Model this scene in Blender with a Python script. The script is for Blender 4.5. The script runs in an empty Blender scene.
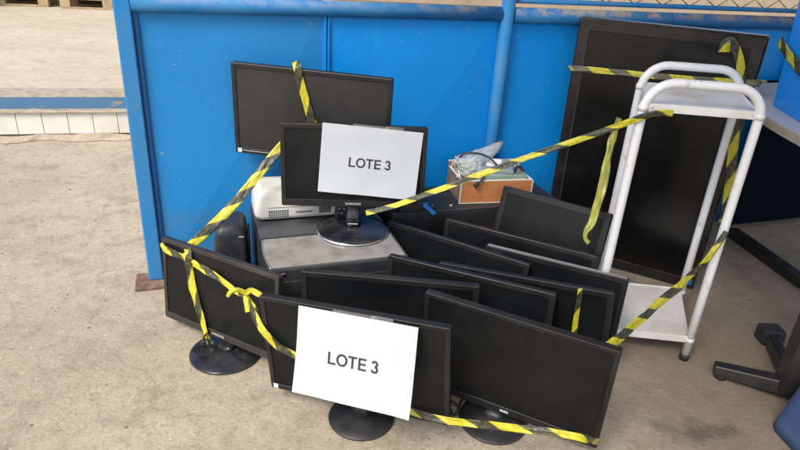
import bpy, bmesh, math, random
from mathutils import Vector, Matrix, Euler, noise
R = math.radians
SC = bpy.context.scene
COL = SC.collection
random.seed(7)

# ------------------------------------------------------------------ camera, sky, sun, exposure
cam = bpy.data.cameras.new('camera')
cam.sensor_width = 36.0
cam.lens = 36.0 * 600 / 800
cam.clip_start = 0.02
cam.clip_end = 400
co = bpy.data.objects.new('camera', cam)
COL.objects.link(co)
X = Vector((0.997971157, 0.0266189054, 0.0578359999))          # image right, up, backward in world axes
D = Vector((0.0636676449, -0.417243324, -0.906561879))
F = Vector((0.0, 0.908404889, -0.418091566))
co.matrix_world = Matrix(((X.x, -D.x, -F.x, 0), (X.y, -D.y, -F.y, 0), (X.z, -D.z, -F.z, 1.1), (0, 0, 0, 1)))
SC.camera = co

SUN_EL, SUN_AZ = R(50), R(-148)            # azimuth measured from +Y towards +X
w = bpy.data.worlds.new('World')
SC.world = w
w.use_nodes = True
nt = w.node_tree
nt.nodes.clear()
sky = nt.nodes.new('ShaderNodeTexSky')
sky.sky_type = 'NISHITA'
sky.sun_disc = False
sky.sun_elevation = SUN_EL
sky.sun_rotation = SUN_AZ
sky.air_density = 1.0
sky.dust_density = 3.0
sky.ozone_density = 0.6
bg = nt.nodes.new('ShaderNodeBackground')
bg.inputs['Strength'].default_value = 0.15
wo = nt.nodes.new('ShaderNodeOutputWorld')
nt.links.new(sky.outputs[0], bg.inputs[0])
nt.links.new(bg.outputs[0], wo.inputs[0])

sl = bpy.data.lights.new('sun', 'SUN')
sl.energy = 1.7
sl.angle = R(24)
sl.color = (1.0, 0.95, 0.87)
so = bpy.data.objects.new('sun', sl)
COL.objects.link(so)
sd = Vector((math.sin(SUN_AZ) * math.cos(SUN_EL), math.cos(SUN_AZ) * math.cos(SUN_EL), math.sin(SUN_EL)))
so.rotation_euler = sd.to_track_quat('Z', 'Y').to_euler()
so.location = sd * 20

vs = SC.view_settings
vs.view_transform = 'Standard'
vs.look = 'None'
vs.gamma = 1
vs.use_curve_mapping = False
vs.exposure = 0.9

# ------------------------------------------------------------------ helpers
def empty(name, loc=(0, 0, 0), rz=0.0, label=None, cat=None, group=None):
    o = bpy.data.objects.new(name, None)
    COL.objects.link(o)
    o.empty_display_size = 0.05
    o.location = loc
    o.rotation_euler = (0, 0, rz)
    tag(o, label, cat, group)
    return o

def tag(o, label=None, cat=None, group=None, kind=None):
    if label: o['label'] = label
    if cat: o['category'] = cat
    if group: o['group'] = group
    if kind: o['kind'] = kind
    return o

class MB:
    def __init__(s):
        s.bm = bmesh.new()
        s.uv = s.bm.loops.layers.uv.new('UVMap')
    def box(s, x0, x1, y0, y1, z0, z1, bev=0.0, M=None, seg=2):
        r = bmesh.ops.create_cube(s.bm, size=1.0)
        vv = r['verts']
        T = Matrix.Translation(((x0 + x1) / 2, (y0 + y1) / 2, (z0 + z1) / 2)) @ Matrix.Diagonal((x1 - x0, y1 - y0, z1 - z0, 1))
        bmesh.ops.transform(s.bm, matrix=T, verts=vv)
        if bev > 0:
            es = list({e for v in vv for e in v.link_edges})
            r2 = bmesh.ops.bevel(s.bm, geom=es, offset=bev, segments=seg, profile=0.5, affect='EDGES')
            vv = list({v for f in r2['faces'] for v in f.verts} | {v for v in vv if v.is_valid})
        if M is not None:
            bmesh.ops.transform(s.bm, matrix=M, verts=vv)
        return vv
    def tube(s, pts, r, n=10, cap=True, close=False):
        pts = [Vector(p) for p in pts]
        rs = r if isinstance(r, (list, tuple)) else [r] * len(pts)
        rings = []
        up = None
        L = len(pts)
        for i, p in enumerate(pts):
            if close: t = pts[(i + 1) % L] - pts[(i - 1) % L]
            else: t = pts[min(i + 1, L - 1)] - pts[max(i - 1, 0)]
            t.normalize()
            if up is None:
                up = Vector((0, 0, 1)) if abs(t.z) < 0.9 else Vector((1, 0, 0))
            a = (up - t * up.dot(t)).normalized()
            up = a
            b = t.cross(a)
            rings.append([s.bm.verts.new(p + (a * math.cos(q) + b * math.sin(q)) * rs[i]) for q in [2 * math.pi * k / n for k in range(n)]])
        for i in range(L if close else L - 1):
            A, B = rings[i], rings[(i + 1) % L]
            for k in range(n):
                f = s.bm.faces.new((A[k], A[(k + 1) % n], B[(k + 1) % n], B[k]))
                f.smooth = True
        if cap and not close:
            s.bm.faces.new(rings[0][::-1]); s.bm.faces.new(rings[-1])
    def lathe(s, prof, n=40, c=(0, 0, 0), sx=1.0, sy=1.0):
        rings = []
        for (r, z) in prof:
            if r < 1e-6: rings.append([s.bm.verts.new((c[0], c[1], c[2] + z))])
            else: rings.append([s.bm.verts.new((c[0] + sx * r * math.cos(2 * math.pi * k / n), c[1] + sy * r * math.sin(2 * math.pi * k / n), c[2] + z)) for k in range(n)])
        for A, B in zip(rings, rings[1:]):
            for k in range(n):
                k2 = (k + 1) % n
                if len(A) == 1 and len(B) == 1: continue
                if len(A) == 1: f = s.bm.faces.new((A[0], B[k], B[k2]))
                elif len(B) == 1: f = s.bm.faces.new((A[k], A[k2], B[0]))
                else: f = s.bm.faces.new((A[k], A[k2], B[k2], B[k]))
                f.smooth = True
    def prism(s, poly, z0, z1, bev=0.0):
        a = [s.bm.verts.new((p[0], p[1], z0)) for p in poly]
        b = [s.bm.verts.new((p[0], p[1], z1)) for p in poly]
        n = len(poly)
        fs = [s.bm.faces.new(a[::-1]), s.bm.faces.new(b)]
        for i in range(n):
            fs.append(s.bm.faces.new((a[i], a[(i + 1) % n], b[(i + 1) % n], b[i])))
        if bev:
            es = list({e for f in fs[:2] for e in f.edges})
            bmesh.ops.bevel(s.bm, geom=es, offset=bev, segments=2, profile=0.5, affect='EDGES')
    def loops(s, Ls, cap0=False, cap1=False, smooth=False):
        V = [[s.bm.verts.new(p) for p in L] for L in Ls]
        n = len(V[0])
        for A, B in zip(V, V[1:]):
            for k in range(n):
                f = s.bm.faces.new((A[k], A[(k + 1) % n], B[(k + 1) % n], B[k]))
                f.smooth = smooth
        if cap0: s.bm.faces.new(V[0][::-1])
        if cap1: s.bm.faces.new(V[-1])
    def build(s, name, mat, parent=None, M=None):
        bmesh.ops.recalc_face_normals(s.bm, faces=s.bm.faces)
        if M is not None: bmesh.ops.transform(s.bm, matrix=M, verts=s.bm.verts)
        me = bpy.data.meshes.new(name)
        s.bm.to_mesh(me)
        s.bm.free()
        if mat: me.materials.append(mat)
        o = bpy.data.objects.new(name, me)
        COL.objects.link(o)
        if parent: o.parent = parent
        return o

def rrect(w, h, r, y, n=5, cx=0, cz=0):
    """rounded rectangle in the XZ plane at depth y"""
    pts = []
    for (sx, sz, a0) in ((1, 1, 0), (-1, 1, 90), (-1, -1, 180), (1, -1, 270)):
        for k in range(n):
            a = R(a0 + 90 * k / (n - 1))
            pts.append((cx + sx * (w / 2 - r) + r * math.cos(a), y, cz + sz * (h / 2 - r) + r * math.sin(a)))
    return pts

def text_mesh(name, body, size, mat, parent, M, off=0.0, ext=0.0004, space=1.0):
    cu = bpy.data.curves.new(name, 'FONT')
    cu.body = body
    cu.size = size
    cu.offset = off
    cu.extrude = ext
    cu.align_x = 'CENTER'
    cu.align_y = 'CENTER'
    cu.space_character = space
    tmp = bpy.data.objects.new(name + '_curve', cu)
    COL.objects.link(tmp)
    dg = bpy.context.evaluated_depsgraph_get()
    me = bpy.data.meshes.new_from_object(tmp.evaluated_get(dg))
    bpy.data.objects.remove(tmp)
    me.transform(M)
    me.materials.clear()
    me.materials.append(mat)
    o = bpy.data.objects.new(name, me)
    COL.objects.link(o)
    o.parent = parent
    return o

# ------------------------------------------------------------------ materials
def nodes(name):
    m = bpy.data.materials.new(name)
    m.use_nodes = True
    return m, m.node_tree, m.node_tree.nodes['Principled BSDF']

def N(nt, t, **k):
    n = nt.nodes.new(t)
    for a, v in k.items():
        if a in n.inputs: n.inputs[a].default_value = v
        else: setattr(n, a, v)
    return n

def ramp(nt, src, stops):
    r = nt.nodes.new('ShaderNodeValToRGB')
    e = r.color_ramp.elements
    while len(e) < len(stops): e.new(0.5)
    for el, (p, c) in zip(e, stops):
        el.position = p
        el.color = (c, c, c, 1) if isinstance(c, (int, float)) else (*c, 1)
    nt.links.new(src, r.inputs[0])
    return r

def mix(nt, fac, a, b):
    m = nt.nodes.new('ShaderNodeMix')
    m.data_type = 'RGBA'
    for sock, v in ((m.inputs[0], fac), (m.inputs[6], a), (m.inputs[7], b)):
        if hasattr(v, 'is_output'): nt.links.new(v, sock)
        elif isinstance(v, (int, float)): sock.default_value = v
        else: sock.default_value = (*v, 1)
    return m.outputs[2]

def coord(nt, kind='Object', scale=None, loc=None):
    t = nt.nodes.new('ShaderNodeTexCoord').outputs[kind]
    if scale or loc:
        mp = nt.nodes.new('ShaderNodeMapping')
        nt.links.new(t, mp.inputs[0])
        if scale: mp.inputs['Scale'].default_value = scale
        if loc: mp.inputs['Location'].default_value = loc
        t = mp.outputs[0]
    return t

def noi(nt, vec, scale, detail=5, rough=0.6):
    n = N(nt, 'ShaderNodeTexNoise')
    n.inputs['Scale'].default_value = scale
    n.inputs['Detail'].default_value = detail
    n.inputs['Roughness'].default_value = rough
    nt.links.new(vec, n.inputs['Vector'])
    return n.outputs[0]

def bump(nt, b, h, strength, dist):
    n = nt.nodes.new('ShaderNodeBump')
    n.inputs['Strength'].default_value = strength
    n.inputs['Distance'].default_value = dist
    nt.links.new(h, n.inputs['Height'])
    nt.links.new(n.outputs[0], b.inputs['Normal'])

def plain(name, c, rough=0.5, metal=0.0, c2=None, sc=12.0, lo=0.45, hi=0.7, spec=0.5, rvar=0.0, bmp=0.0, bsc=200.0):
    m, nt, b = nodes(name)
    b.inputs['Metallic'].default_value = metal
    b.inputs['Roughness'].default_value = rough
    b.inputs['Specular IOR Level'].default_value = spec
    v = coord(nt)
    b.inputs['Base Color'].default_value = (*c, 1)
    if c2:
        r = ramp(nt, noi(nt, v, sc), [(lo, 0.0), (hi, 1.0)])
        nt.links.new(mix(nt, r.outputs[0], c, c2), b.inputs['Base Color'])
    if rvar:
        r = ramp(nt, noi(nt, v, sc * 1.7), [(0.3, max(rough - rvar, 0.02)), (0.7, rough + rvar)])
        nt.links.new(r.outputs[0], b.inputs['Roughness'])
    if bmp: bump(nt, b, noi(nt, v, bsc, 3), bmp, 0.002)
    return m

def concrete_mat(name, base, dirt, light, pit=1.0, patch=True):
    m, nt, b = nodes(name)
    v = coord(nt)
    n1 = noi(nt, v, 1.1, 6, 0.62)
    m1_ = noi(nt, v, 22.0, 6, 0.72)
    m2_ = noi(nt, v, 95.0, 4, 0.65)
    n2 = noi(nt, v, 7.0, 7, 0.7)
    n3 = noi(nt, v, 60.0, 4, 0.7)
    n4 = noi(nt, v, 260.0, 2, 0.6)
    c = mix(nt, ramp(nt, n1, [(0.42, 0), (0.60, 1)]).outputs[0], base, light)
    c = mix(nt, ramp(nt, n2, [(0.50, 0), (0.68, 0.75)]).outputs[0], c, dirt)
    c = mix(nt, ramp(nt, n3, [(0.52, 0), (0.72, 0.55)]).outputs[0], c, dirt)
    c = mix(nt, ramp(nt, m1_, [(0.52, 0), (0.68, 0.55)]).outputs[0], c, tuple(x * 0.80 for x in dirt))
    c = mix(nt, ramp(nt, m1_, [(0.30, 0.5), (0.44, 0)]).outputs[0], c, tuple(min(x * 1.22, 0.7) for x in light))
    c = mix(nt, ramp(nt, m2_, [(0.58, 0), (0.68, 0.6 * pit)]).outputs[0], c, tuple(x * 0.55 for x in dirt))
    c = mix(nt, ramp(nt, m2_, [(0.30, 0.7 * pit), (0.40, 0)]).outputs[0], c, tuple(min(x * 1.4, 0.75) for x in light))
    vo = N(nt, 'ShaderNodeTexVoronoi', feature='DISTANCE_TO_EDGE')
    vo.inputs['Scale'].default_value = 0.8
    wv = N(nt, 'ShaderNodeVectorMath', operation='MULTIPLY_ADD')
    nz = N(nt, 'ShaderNodeTexNoise'); nz.inputs['Scale'].default_value = 3.0; nz.inputs['Detail'].default_value = 6
    nt.links.new(v, nz.inputs['Vector']); nt.links.new(nz.outputs[1], wv.inputs[0]); wv.inputs[1].default_value = (0.5, 0.5, 0.5); nt.links.new(v, wv.inputs[2])
    nt.links.new(wv.outputs[0], vo.inputs['Vector'])
    ck = N(nt, 'ShaderNodeMath', operation='MULTIPLY')
    nt.links.new(ramp(nt, vo.outputs['Distance'], [(0.0, 0.35), (0.006, 0.0)]).outputs[0], ck.inputs[0])
    nt.links.new(ramp(nt, noi(nt, v, 1.7, 3), [(0.45, 0), (0.6, 1)]).outputs[0], ck.inputs[1])
    c = mix(nt, ck.outputs[0], c, tuple(x * 0.6 for x in dirt))
    c = mix(nt, ramp(nt, n4, [(0.60, 0), (0.68, 0.35 * pit)]).outputs[0], c, tuple(x * 0.35 for x in dirt))
    c = mix(nt, ramp(nt, noi(nt, v, 180.0, 2, 0.5), [(0.60, 0), (0.70, 0.35 * pit)]).outputs[0], c, tuple(min(x * 1.35, 0.7) for x in light))
    if patch:
        # broad brown darkening at the right, and an oily spill
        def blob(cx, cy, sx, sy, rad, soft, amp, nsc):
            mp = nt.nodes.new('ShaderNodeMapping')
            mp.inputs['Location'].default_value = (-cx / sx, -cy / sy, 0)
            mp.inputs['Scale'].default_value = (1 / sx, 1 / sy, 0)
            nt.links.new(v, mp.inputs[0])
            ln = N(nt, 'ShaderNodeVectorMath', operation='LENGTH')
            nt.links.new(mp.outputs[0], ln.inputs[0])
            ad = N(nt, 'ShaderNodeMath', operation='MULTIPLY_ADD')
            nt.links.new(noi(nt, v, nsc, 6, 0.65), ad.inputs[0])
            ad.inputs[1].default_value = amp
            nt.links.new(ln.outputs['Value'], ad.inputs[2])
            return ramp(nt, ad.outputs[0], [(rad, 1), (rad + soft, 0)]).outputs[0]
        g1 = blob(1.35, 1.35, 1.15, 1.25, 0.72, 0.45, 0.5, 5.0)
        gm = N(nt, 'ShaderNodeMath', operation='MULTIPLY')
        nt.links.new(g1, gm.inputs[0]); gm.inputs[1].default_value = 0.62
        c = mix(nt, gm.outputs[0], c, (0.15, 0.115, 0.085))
        g2 = blob(0.80, 1.22, 0.42, 0.18, 0.70, 0.29, 1.3, 14.0)
        gm2 = N(nt, 'ShaderNodeMath', operation='MULTIPLY')
        nt.links.new(g2, gm2.inputs[0]); gm2.inputs[1].default_value = 0.55
        c = mix(nt, gm2.outputs[0], c, (0.035, 0.028, 0.022))
    nt.links.new(c, b.inputs['Base Color'])
    b.inputs['Roughness'].default_value = 0.85
    b.inputs['Specular IOR Level'].default_value = 0.3
    h = N(nt, 'ShaderNodeMath', operation='ADD')
    nt.links.new(m1_, h.inputs[0]); nt.links.new(m2_, h.inputs[1])
    bump(nt, b, h.outputs[0], 0.55, 0.004)
    return m

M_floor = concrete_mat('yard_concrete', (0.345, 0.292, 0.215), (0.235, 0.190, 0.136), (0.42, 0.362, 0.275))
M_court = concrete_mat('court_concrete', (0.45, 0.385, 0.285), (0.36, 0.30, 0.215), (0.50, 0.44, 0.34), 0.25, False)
M_mortar = plain('pale_mortar', (0.40, 0.345, 0.25), 0.9, c2=(0.28, 0.23, 0.165), sc=14, bmp=0.4, bsc=60)
M_kerbtop = plain('kerb_mortar', (0.36, 0.31, 0.235), 0.9, c2=(0.22, 0.17, 0.12), sc=18, bmp=0.4, bsc=60)
M_kerbblue = plain('kerb_blue_paint', (0.045, 0.12, 0.20), 0.8, c2=(0.27, 0.21, 0.14), sc=6, lo=0.60, hi=0.68, bmp=0.2, bsc=40)
M_tile = plain('riser_tile', (0.66, 0.65, 0.60), 0.3, c2=(0.52, 0.49, 0.42), sc=5, lo=0.4, hi=0.75)
M_grit = plain('grit', (0.16, 0.125, 0.09), 0.9, c2=(0.26, 0.22, 0.17), sc=5, lo=0.45, hi=0.55)
M_grout = plain('grout', (0.20, 0.17, 0.13), 0.9)

def blue_mat(name='blue_enamel', c0=(0.002, 0.225, 0.64), c1=(0.003, 0.250, 0.70)):
    m, nt, b = nodes(name)
    v = coord(nt)
    c = mix(nt, ramp(nt, noi(nt, v, 2.2, 4), [(0.35, 0), (0.7, 1)]).outputs[0], (c0), (c1))
    c = mix(nt, ramp(nt, noi(nt, v, 5.0, 8, 0.7), [(0.63, 0), (0.74, 0.45)]).outputs[0], c, (0.10, 0.20, 0.33))
    sx_ = nt.nodes.new('ShaderNodeSeparateXYZ'); nt.links.new(v, sx_.inputs[0])
    gr = N(nt, 'ShaderNodeMath', operation='MULTIPLY')                      # splashed dirt along the bottom edge
    nt.links.new(ramp(nt, sx_.outputs[2], [(0.03, 0.8), (0.28, 0)]).outputs[0], gr.inputs[0]); nt.links.new(ramp(nt, noi(nt, v, 11.0, 7, 0.7), [(0.42, 0), (0.6, 1)]).outputs[0], gr.inputs[1])
    c = mix(nt, gr.outputs[0], c, (0.14, 0.17, 0.19))
    mp_ = nt.nodes.new('ShaderNodeMapping'); mp_.inputs['Scale'].default_value = (30, 30, 2.2); nt.links.new(v, mp_.inputs[0])
    c = mix(nt, ramp(nt, noi(nt, mp_.outputs[0], 1.0, 5, 0.65), [(0.60, 0), (0.74, 0.30)]).outputs[0], c, (0.05, 0.30, 0.62))
    mq_ = nt.nodes.new('ShaderNodeMapping'); mq_.inputs['Scale'].default_value = (4, 4, 60); mq_.inputs['Rotation'].default_value = (0, R(28), 0); nt.links.new(v, mq_.inputs[0])
    c = mix(nt, ramp(nt, noi(nt, mq_.outputs[0], 1.0, 3, 0.5), [(0.73, 0), (0.76, 0.35)]).outputs[0], c, (0.20, 0.36, 0.55))
    c = mix(nt, ramp(nt, noi(nt, v, 55.0, 3, 0.6), [(0.70, 0), (0.74, 0.6)]).outputs[0], c, (0.30, 0.36, 0.42))
    nt.links.new(c, b.inputs['Base Color'])
    r = ramp(nt, noi(nt, v, 6.0, 5), [(0.3, 0.30), (0.7, 0.5)])
    nt.links.new(r.outputs[0], b.inputs['Roughness'])
    b.inputs['Specular IOR Level'].default_value = 0.25
    bump(nt, b, noi(nt, v, 9.0, 3), 0.12, 0.01)
    return m
M_blue = blue_mat()
M_bluedull = blue_mat('dull_blue_enamel', (0.016, 0.190, 0.475), (0.022, 0.215, 0.51))  # duller, less saturated blue for the first panel
def worn_rail():
    m, nt, b = nodes('worn_blue_rail')
    v = coord(nt)
    g = nt.nodes.new('ShaderNodeNewGeometry')
    c = mix(nt, ramp(nt, noi(nt, v, 14.0, 6), [(0.4, 0), (0.7, 1)]).outputs[0], (0.015, 0.15, 0.38), (0.05, 0.19, 0.38))
    sx = nt.nodes.new('ShaderNodeSeparateXYZ')
    nt.links.new(v, sx.inputs[0])
    # paint rubbed off along the top of the rail, right of the middle post
    zz = ramp(nt, sx.outputs[2], [(0.910, 0), (0.926, 1)])
    xx = N(nt, 'ShaderNodeMapRange'); nt.links.new(sx.outputs[0], xx.inputs[0])
    xx.inputs[1].default_value = 0.75; xx.inputs[2].default_value = 1.3; xx.inputs[3].default_value = 0.25; xx.inputs[4].default_value = 1.0
    k = N(nt, 'ShaderNodeMath', operation='MULTIPLY'); nt.links.new(zz.outputs[0], k.inputs[0]); nt.links.new(xx.outputs[0], k.inputs[1])
    k2 = N(nt, 'ShaderNodeMath', operation='MULTIPLY'); nt.links.new(k.outputs[0], k2.inputs[0])
    nt.links.new(ramp(nt, noi(nt, v, 11.0, 7, 0.7), [(0.44, 0), (0.56, 0.9)]).outputs[0], k2.inputs[1])
    rust = mix(nt, noi(nt, v, 40.0, 5), (0.46, 0.44, 0.40), (0.24, 0.15, 0.09))
    c = mix(nt, k2.outputs[0], c, rust)
    nt.links.new(c, b.inputs['Base Color'])
    b.inputs['Roughness'].default_value = 0.65
    b.inputs['Specular IOR Level'].default_value = 0.25
    return m
M_rail = worn_rail()
M_bluedark = plain('blue_enamel_groove', (0.008, 0.10, 0.30), 0.6)
M_bluepost = plain('faded_blue_paint', (0.018, 0.19, 0.46), 0.6, c2=(0.07, 0.20, 0.36), sc=7, lo=0.4, hi=0.75, spec=0.25)
M_rust = plain('rusty_steel', (0.13, 0.075, 0.045), 0.9, c2=(0.24, 0.17, 0.11), sc=30, bmp=0.5, bsc=90)
M_wire = plain('rusty_wire', (0.20, 0.13, 0.09), 0.7, c2=(0.10, 0.06, 0.04), sc=60)
M_wood = plain('raw_pallet_wood', (0.42, 0.30, 0.17), 0.8, c2=(0.26, 0.18, 0.10), sc=14)
M_darkload = plain('dark_tarpaulin', (0.05, 0.05, 0.06), 0.7)
M_wallfar = plain('far_plaster', (0.34, 0.27, 0.19), 0.9, c2=(0.26, 0.21, 0.15), sc=3)
M_roof = plain('zinc_sheet', (0.42, 0.42, 0.42), 0.6)

def plastic(name, c, dust, rough, dsc=9.0, spec=0.5):
    m, nt, b = nodes(name)
    v = coord(nt)
    n = noi(nt, v, dsc, 7, 0.7)
    cc = mix(nt, ramp(nt, n, [(0.42, 0), (0.78, 0.8)]).outputs[0], c, dust)
    cc = mix(nt, ramp(nt, noi(nt, v, 210, 2, 0.5), [(0.68, 0), (0.74, 0.22)]).outputs[0], cc, tuple(min(1, x * 2.2) for x in dust))
    nt.links.new(cc, b.inputs['Base Color'])
    r = ramp(nt, n, [(0.35, rough), (0.8, min(rough + 0.22, 1))])
    nt.links.new(r.outputs[0], b.inputs['Roughness'])
    b.inputs['Specular IOR Level'].default_value = spec
    bump(nt, b, noi(nt, v, 900, 1), 0.06, 0.0005)
    return m
M_bezel = plastic('black_bezel_plastic', (0.010, 0.010, 0.011), (0.026, 0.026, 0.025), 0.33, 9.0, 0.36)
M_bezelb = plastic('brown_black_bezel', (0.024, 0.021, 0.019), (0.055, 0.048, 0.042), 0.33)
M_screen = plastic('matte_lcd', (0.016, 0.0165, 0.017), (0.030, 0.030, 0.029), 0.42, 5.0)
M_screenb = plastic('black_lcd', (0.0050, 0.0060, 0.0066), (0.021, 0.021, 0.0205), 0.36, 3.2, 0.22)
M_screend = plastic('dark_lcd', (0.005, 0.006, 0.007), (0.011, 0.012, 0.013), 0.34, 5.0, 0.2)
M_shell = plastic('monitor_back_plastic', (0.018, 0.018, 0.019), (0.05, 0.05, 0.05), 0.5)
M_gloss = plastic('gloss_black_plastic', (0.010, 0.010, 0.012), (0.05, 0.05, 0.055), 0.10, 14.0)
M_satin = plastic('satin_black_plastic', (0.014, 0.014, 0.016), (0.045, 0.045, 0.045), 0.38)
M_machine = plastic('charcoal_machine_plastic', (0.046, 0.048, 0.053), (0.105, 0.105, 0.105), 0.5)
M_case = plastic('black_case_steel', (0.016, 0.018, 0.022), (0.06, 0.06, 0.06), 0.45)
M_chrome = plain('chrome', (0.75, 0.75, 0.76), 0.12, 1.0)
M_silver = plain('dusty_silver_plate', (0.36, 0.34, 0.31), 0.45, 0.35, c2=(0.22, 0.20, 0.175), sc=16, lo=0.42, hi=0.72, rvar=0.12)
M_dim = plain('dull_silver', (0.30, 0.30, 0.30), 0.4, 0.3)
M_badge = plain('badge_silver', (0.62, 0.62, 0.62), 0.35, 0.4)
M_white = plain('white_enamel', (0.70, 0.705, 0.70), 0.34, c2=(0.42, 0.37, 0.30), sc=26, lo=0.60, hi=0.78, rvar=0.1)
M_chip = plain('chipped_rust', (0.13, 0.09, 0.06), 0.8)
M_tray = plain('worn_white_tray', (0.70, 0.685, 0.65), 0.42, c2=(0.50, 0.46, 0.40), sc=9, lo=0.45, hi=0.8, rvar=0.1)
M_rubber = plain('black_rubber', (0.018, 0.018, 0.018), 0.7)
M_projw = plain('ivory_plastic', (0.66, 0.65, 0.60), 0.4, c2=(0.54, 0.52, 0.45), sc=8)
M_vent = plain('vent_dark', (0.10, 0.10, 0.10), 0.7)
M_ink = plain('black_ink', (0.025, 0.025, 0.03), 0.8)
def paper_mat():
    m, nt, b = nodes('copy_paper')
    v = coord(nt)
    c = mix(nt, noi(nt, v, 9, 4), (0.475, 0.50, 0.535), (0.43, 0.455, 0.49))
    nt.links.new(c, b.inputs['Base Color'])
    b.inputs['Roughness'].default_value = 0.75
    b.inputs['Specular IOR Level'].default_value = 0.25
    bump(nt, b, noi(nt, v, 14, 3), 0.25, 0.004)
    return m
M_paper = paper_mat()
def clear(name, c, rough, alpha, bsc):
    m, nt, b = nodes(name)
    b.inputs['Base Color'].default_value = (*c, 1)
    b.inputs['Roughness'].default_value = rough
    b.inputs['Alpha'].default_value = alpha
    b.inputs['Specular IOR Level'].default_value = 0.8
    bump(nt, b, noi(nt, coord(nt), bsc, 3), 0.5, 0.004)
    return m
M_ctape = clear('clear_sticky_tape', (0.8, 0.79, 0.76), 0.10, 0.14, 60)
M_bag = clear('bubble_wrap', (0.66, 0.70, 0.72), 0.14, 0.42, 300)
def box_wood():
    m, nt, b = nodes('orange_plywood')
    v = coord(nt, scale=(3, 3, 40))
    c = mix(nt, ramp(nt, noi(nt, v, 3.0, 5), [(0.35, 0), (0.7, 1)]).outputs[0], (0.52, 0.22, 0.075), (0.38, 0.145, 0.05))
    nt.links.new(c, b.inputs['Base Color'])
    b.inputs['Roughness'].default_value = 0.5
    return m
M_box = box_wood()
M_boxedge = plain('white_edge_band', (0.68, 0.65, 0.58), 0.6)
M_boxside = plain('brown_box_side', (0.20, 0.13, 0.09), 0.6, c2=(0.30, 0.22, 0.15), sc=15)
M_green = plain('grey_green_plastic', (0.24, 0.33, 0.28), 0.45, c2=(0.18, 0.25, 0.22), sc=9)
M_greygreen = plain('slate_plastic', (0.20, 0.27, 0.30), 0.35)
M_olive = plain('yellow_green_card', (0.45, 0.48, 0.18), 0.6)
M_labelw = plain('white_label', (0.72, 0.73, 0.74), 0.6)
M_cable = plain('brown_black_cable', (0.035, 0.025, 0.022), 0.45)
M_cablew = plain('white_cable', (0.7, 0.7, 0.7), 0.4)
M_bluestrap = plain('sky_blue_plastic', (0.04, 0.28, 0.75), 0.4)
M_table = plain('grey_laminate', (0.52, 0.50, 0.46), 0.35, c2=(0.44, 0.41, 0.36), sc=7)
M_tabedge = plain('beige_edge_band', (0.42, 0.36, 0.27), 0.5, c2=(0.30, 0.25, 0.18), sc=20)
M_steelb = plastic('black_painted_steel', (0.014, 0.014, 0.014), (0.05, 0.045, 0.04), 0.35, 8)
M_gateshade = plain('gate_shade_navy', (0.001, 0.006, 0.012), 0.7, c2=(0.002, 0.008, 0.015), sc=4, spec=0.05)  # near-black navy, standing in for deep shade on the gate
M_bin = plain('bright_blue_plastic', (0.006, 0.25, 0.78), 0.4, c2=(0.01, 0.28, 0.80), sc=5)
M_stool = plain('slate_blue_plastic', (0.045, 0.080, 0.185), 0.5, c2=(0.06, 0.10, 0.21), sc=6)
M_tvframe = plastic('tv_gloss_frame', (0.014, 0.0115, 0.011), (0.032, 0.027, 0.026), 0.16, 5)
M_tvscreen = plastic('tv_black_glass', (0.004, 0.0045, 0.0045), (0.009, 0.0095, 0.009), 0.14, 4, 0.4)
M_stickb = plain('blue_sticker', (0.02, 0.14, 0.45), 0.4)
M_stickw = plain('pale_sticker', (0.55, 0.66, 0.74), 0.4)

def tape_mat(name, dk, fold):
    m, nt, b = nodes(name)
    uv = nt.nodes.new('ShaderNodeTexCoord').outputs['UV']
    sp = nt.nodes.new('ShaderNodeSeparateXYZ')
    nt.links.new(uv, sp.inputs[0])
    a = N(nt, 'ShaderNodeMath', operation='MULTIPLY_ADD')
    nt.links.new(sp.outputs[1], a.inputs[0]); a.inputs[1].default_value = fold * 2.2
    nt.links.new(sp.outputs[0], a.inputs[2])
    d = N(nt, 'ShaderNodeMath', operation='MULTIPLY'); nt.links.new(a.outputs[0], d.inputs[0]); d.inputs[1].default_value = 1 / 0.135
    fr = N(nt, 'ShaderNodeMath', operation='FRACT'); nt.links.new(d.outputs[0], fr.inputs[0])
    n = noi(nt, uv, 30, 4)
    n2 = noi(nt, uv, 55, 5, 0.7)
    wob = N(nt, 'ShaderNodeMath', operation='MULTIPLY_ADD'); nt.links.new(n2, wob.inputs[0]); wob.inputs[1].default_value = 0.05; nt.links.new(fr.outputs[0], wob.inputs[2])
    st = ramp(nt, wob.outputs[0], [(0.02, 0), (0.53, 0), (0.555, 1), (0.99, 1), (1.0, 0.6)])
    ye = mix(nt, ramp(nt, n2, [(0.40, 0), (0.68, 0.85)]).outputs[0], (0.64, 0.56, 0.018), (0.33, 0.32, 0.045))
    bl = mix(nt, ramp(nt, n2, [(0.45, 0), (0.72, 1)]).outputs[0], dk, (0.13, 0.135, 0.06))
    c = mix(nt, st.outputs[0], ye, bl)
    nt.links.new(c, b.inputs['Base Color'])
    b.inputs['Roughness'].default_value = 0.28
    b.inputs['Specular IOR Level'].default_value = 0.6
    mp = nt.nodes.new('ShaderNodeMapping'); mp.inputs['Scale'].default_value = (25, 120, 1)
    nt.links.new(uv, mp.inputs[0])
    bump(nt, b, noi(nt, mp.outputs[0], 1.0, 4), 0.9, 0.006)
    b.inputs['Transmission Weight'].default_value = 0.0
    b.inputs['Alpha'].default_value = 0.93
    return m
M_tape = tape_mat('barrier_tape', (0.030, 0.031, 0.018), 0.9)
M_tapeo = tape_mat('barrier_tape_faded', (0.11, 0.115, 0.06), 0.6)
def olive_tape():
    m = plain('tape_plain_olive', (0.33, 0.33, 0.07), 0.3, c2=(0.48, 0.46, 0.09), sc=30, bmp=0.5, bsc=70)
    return m
M_tapep = olive_tape()

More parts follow.
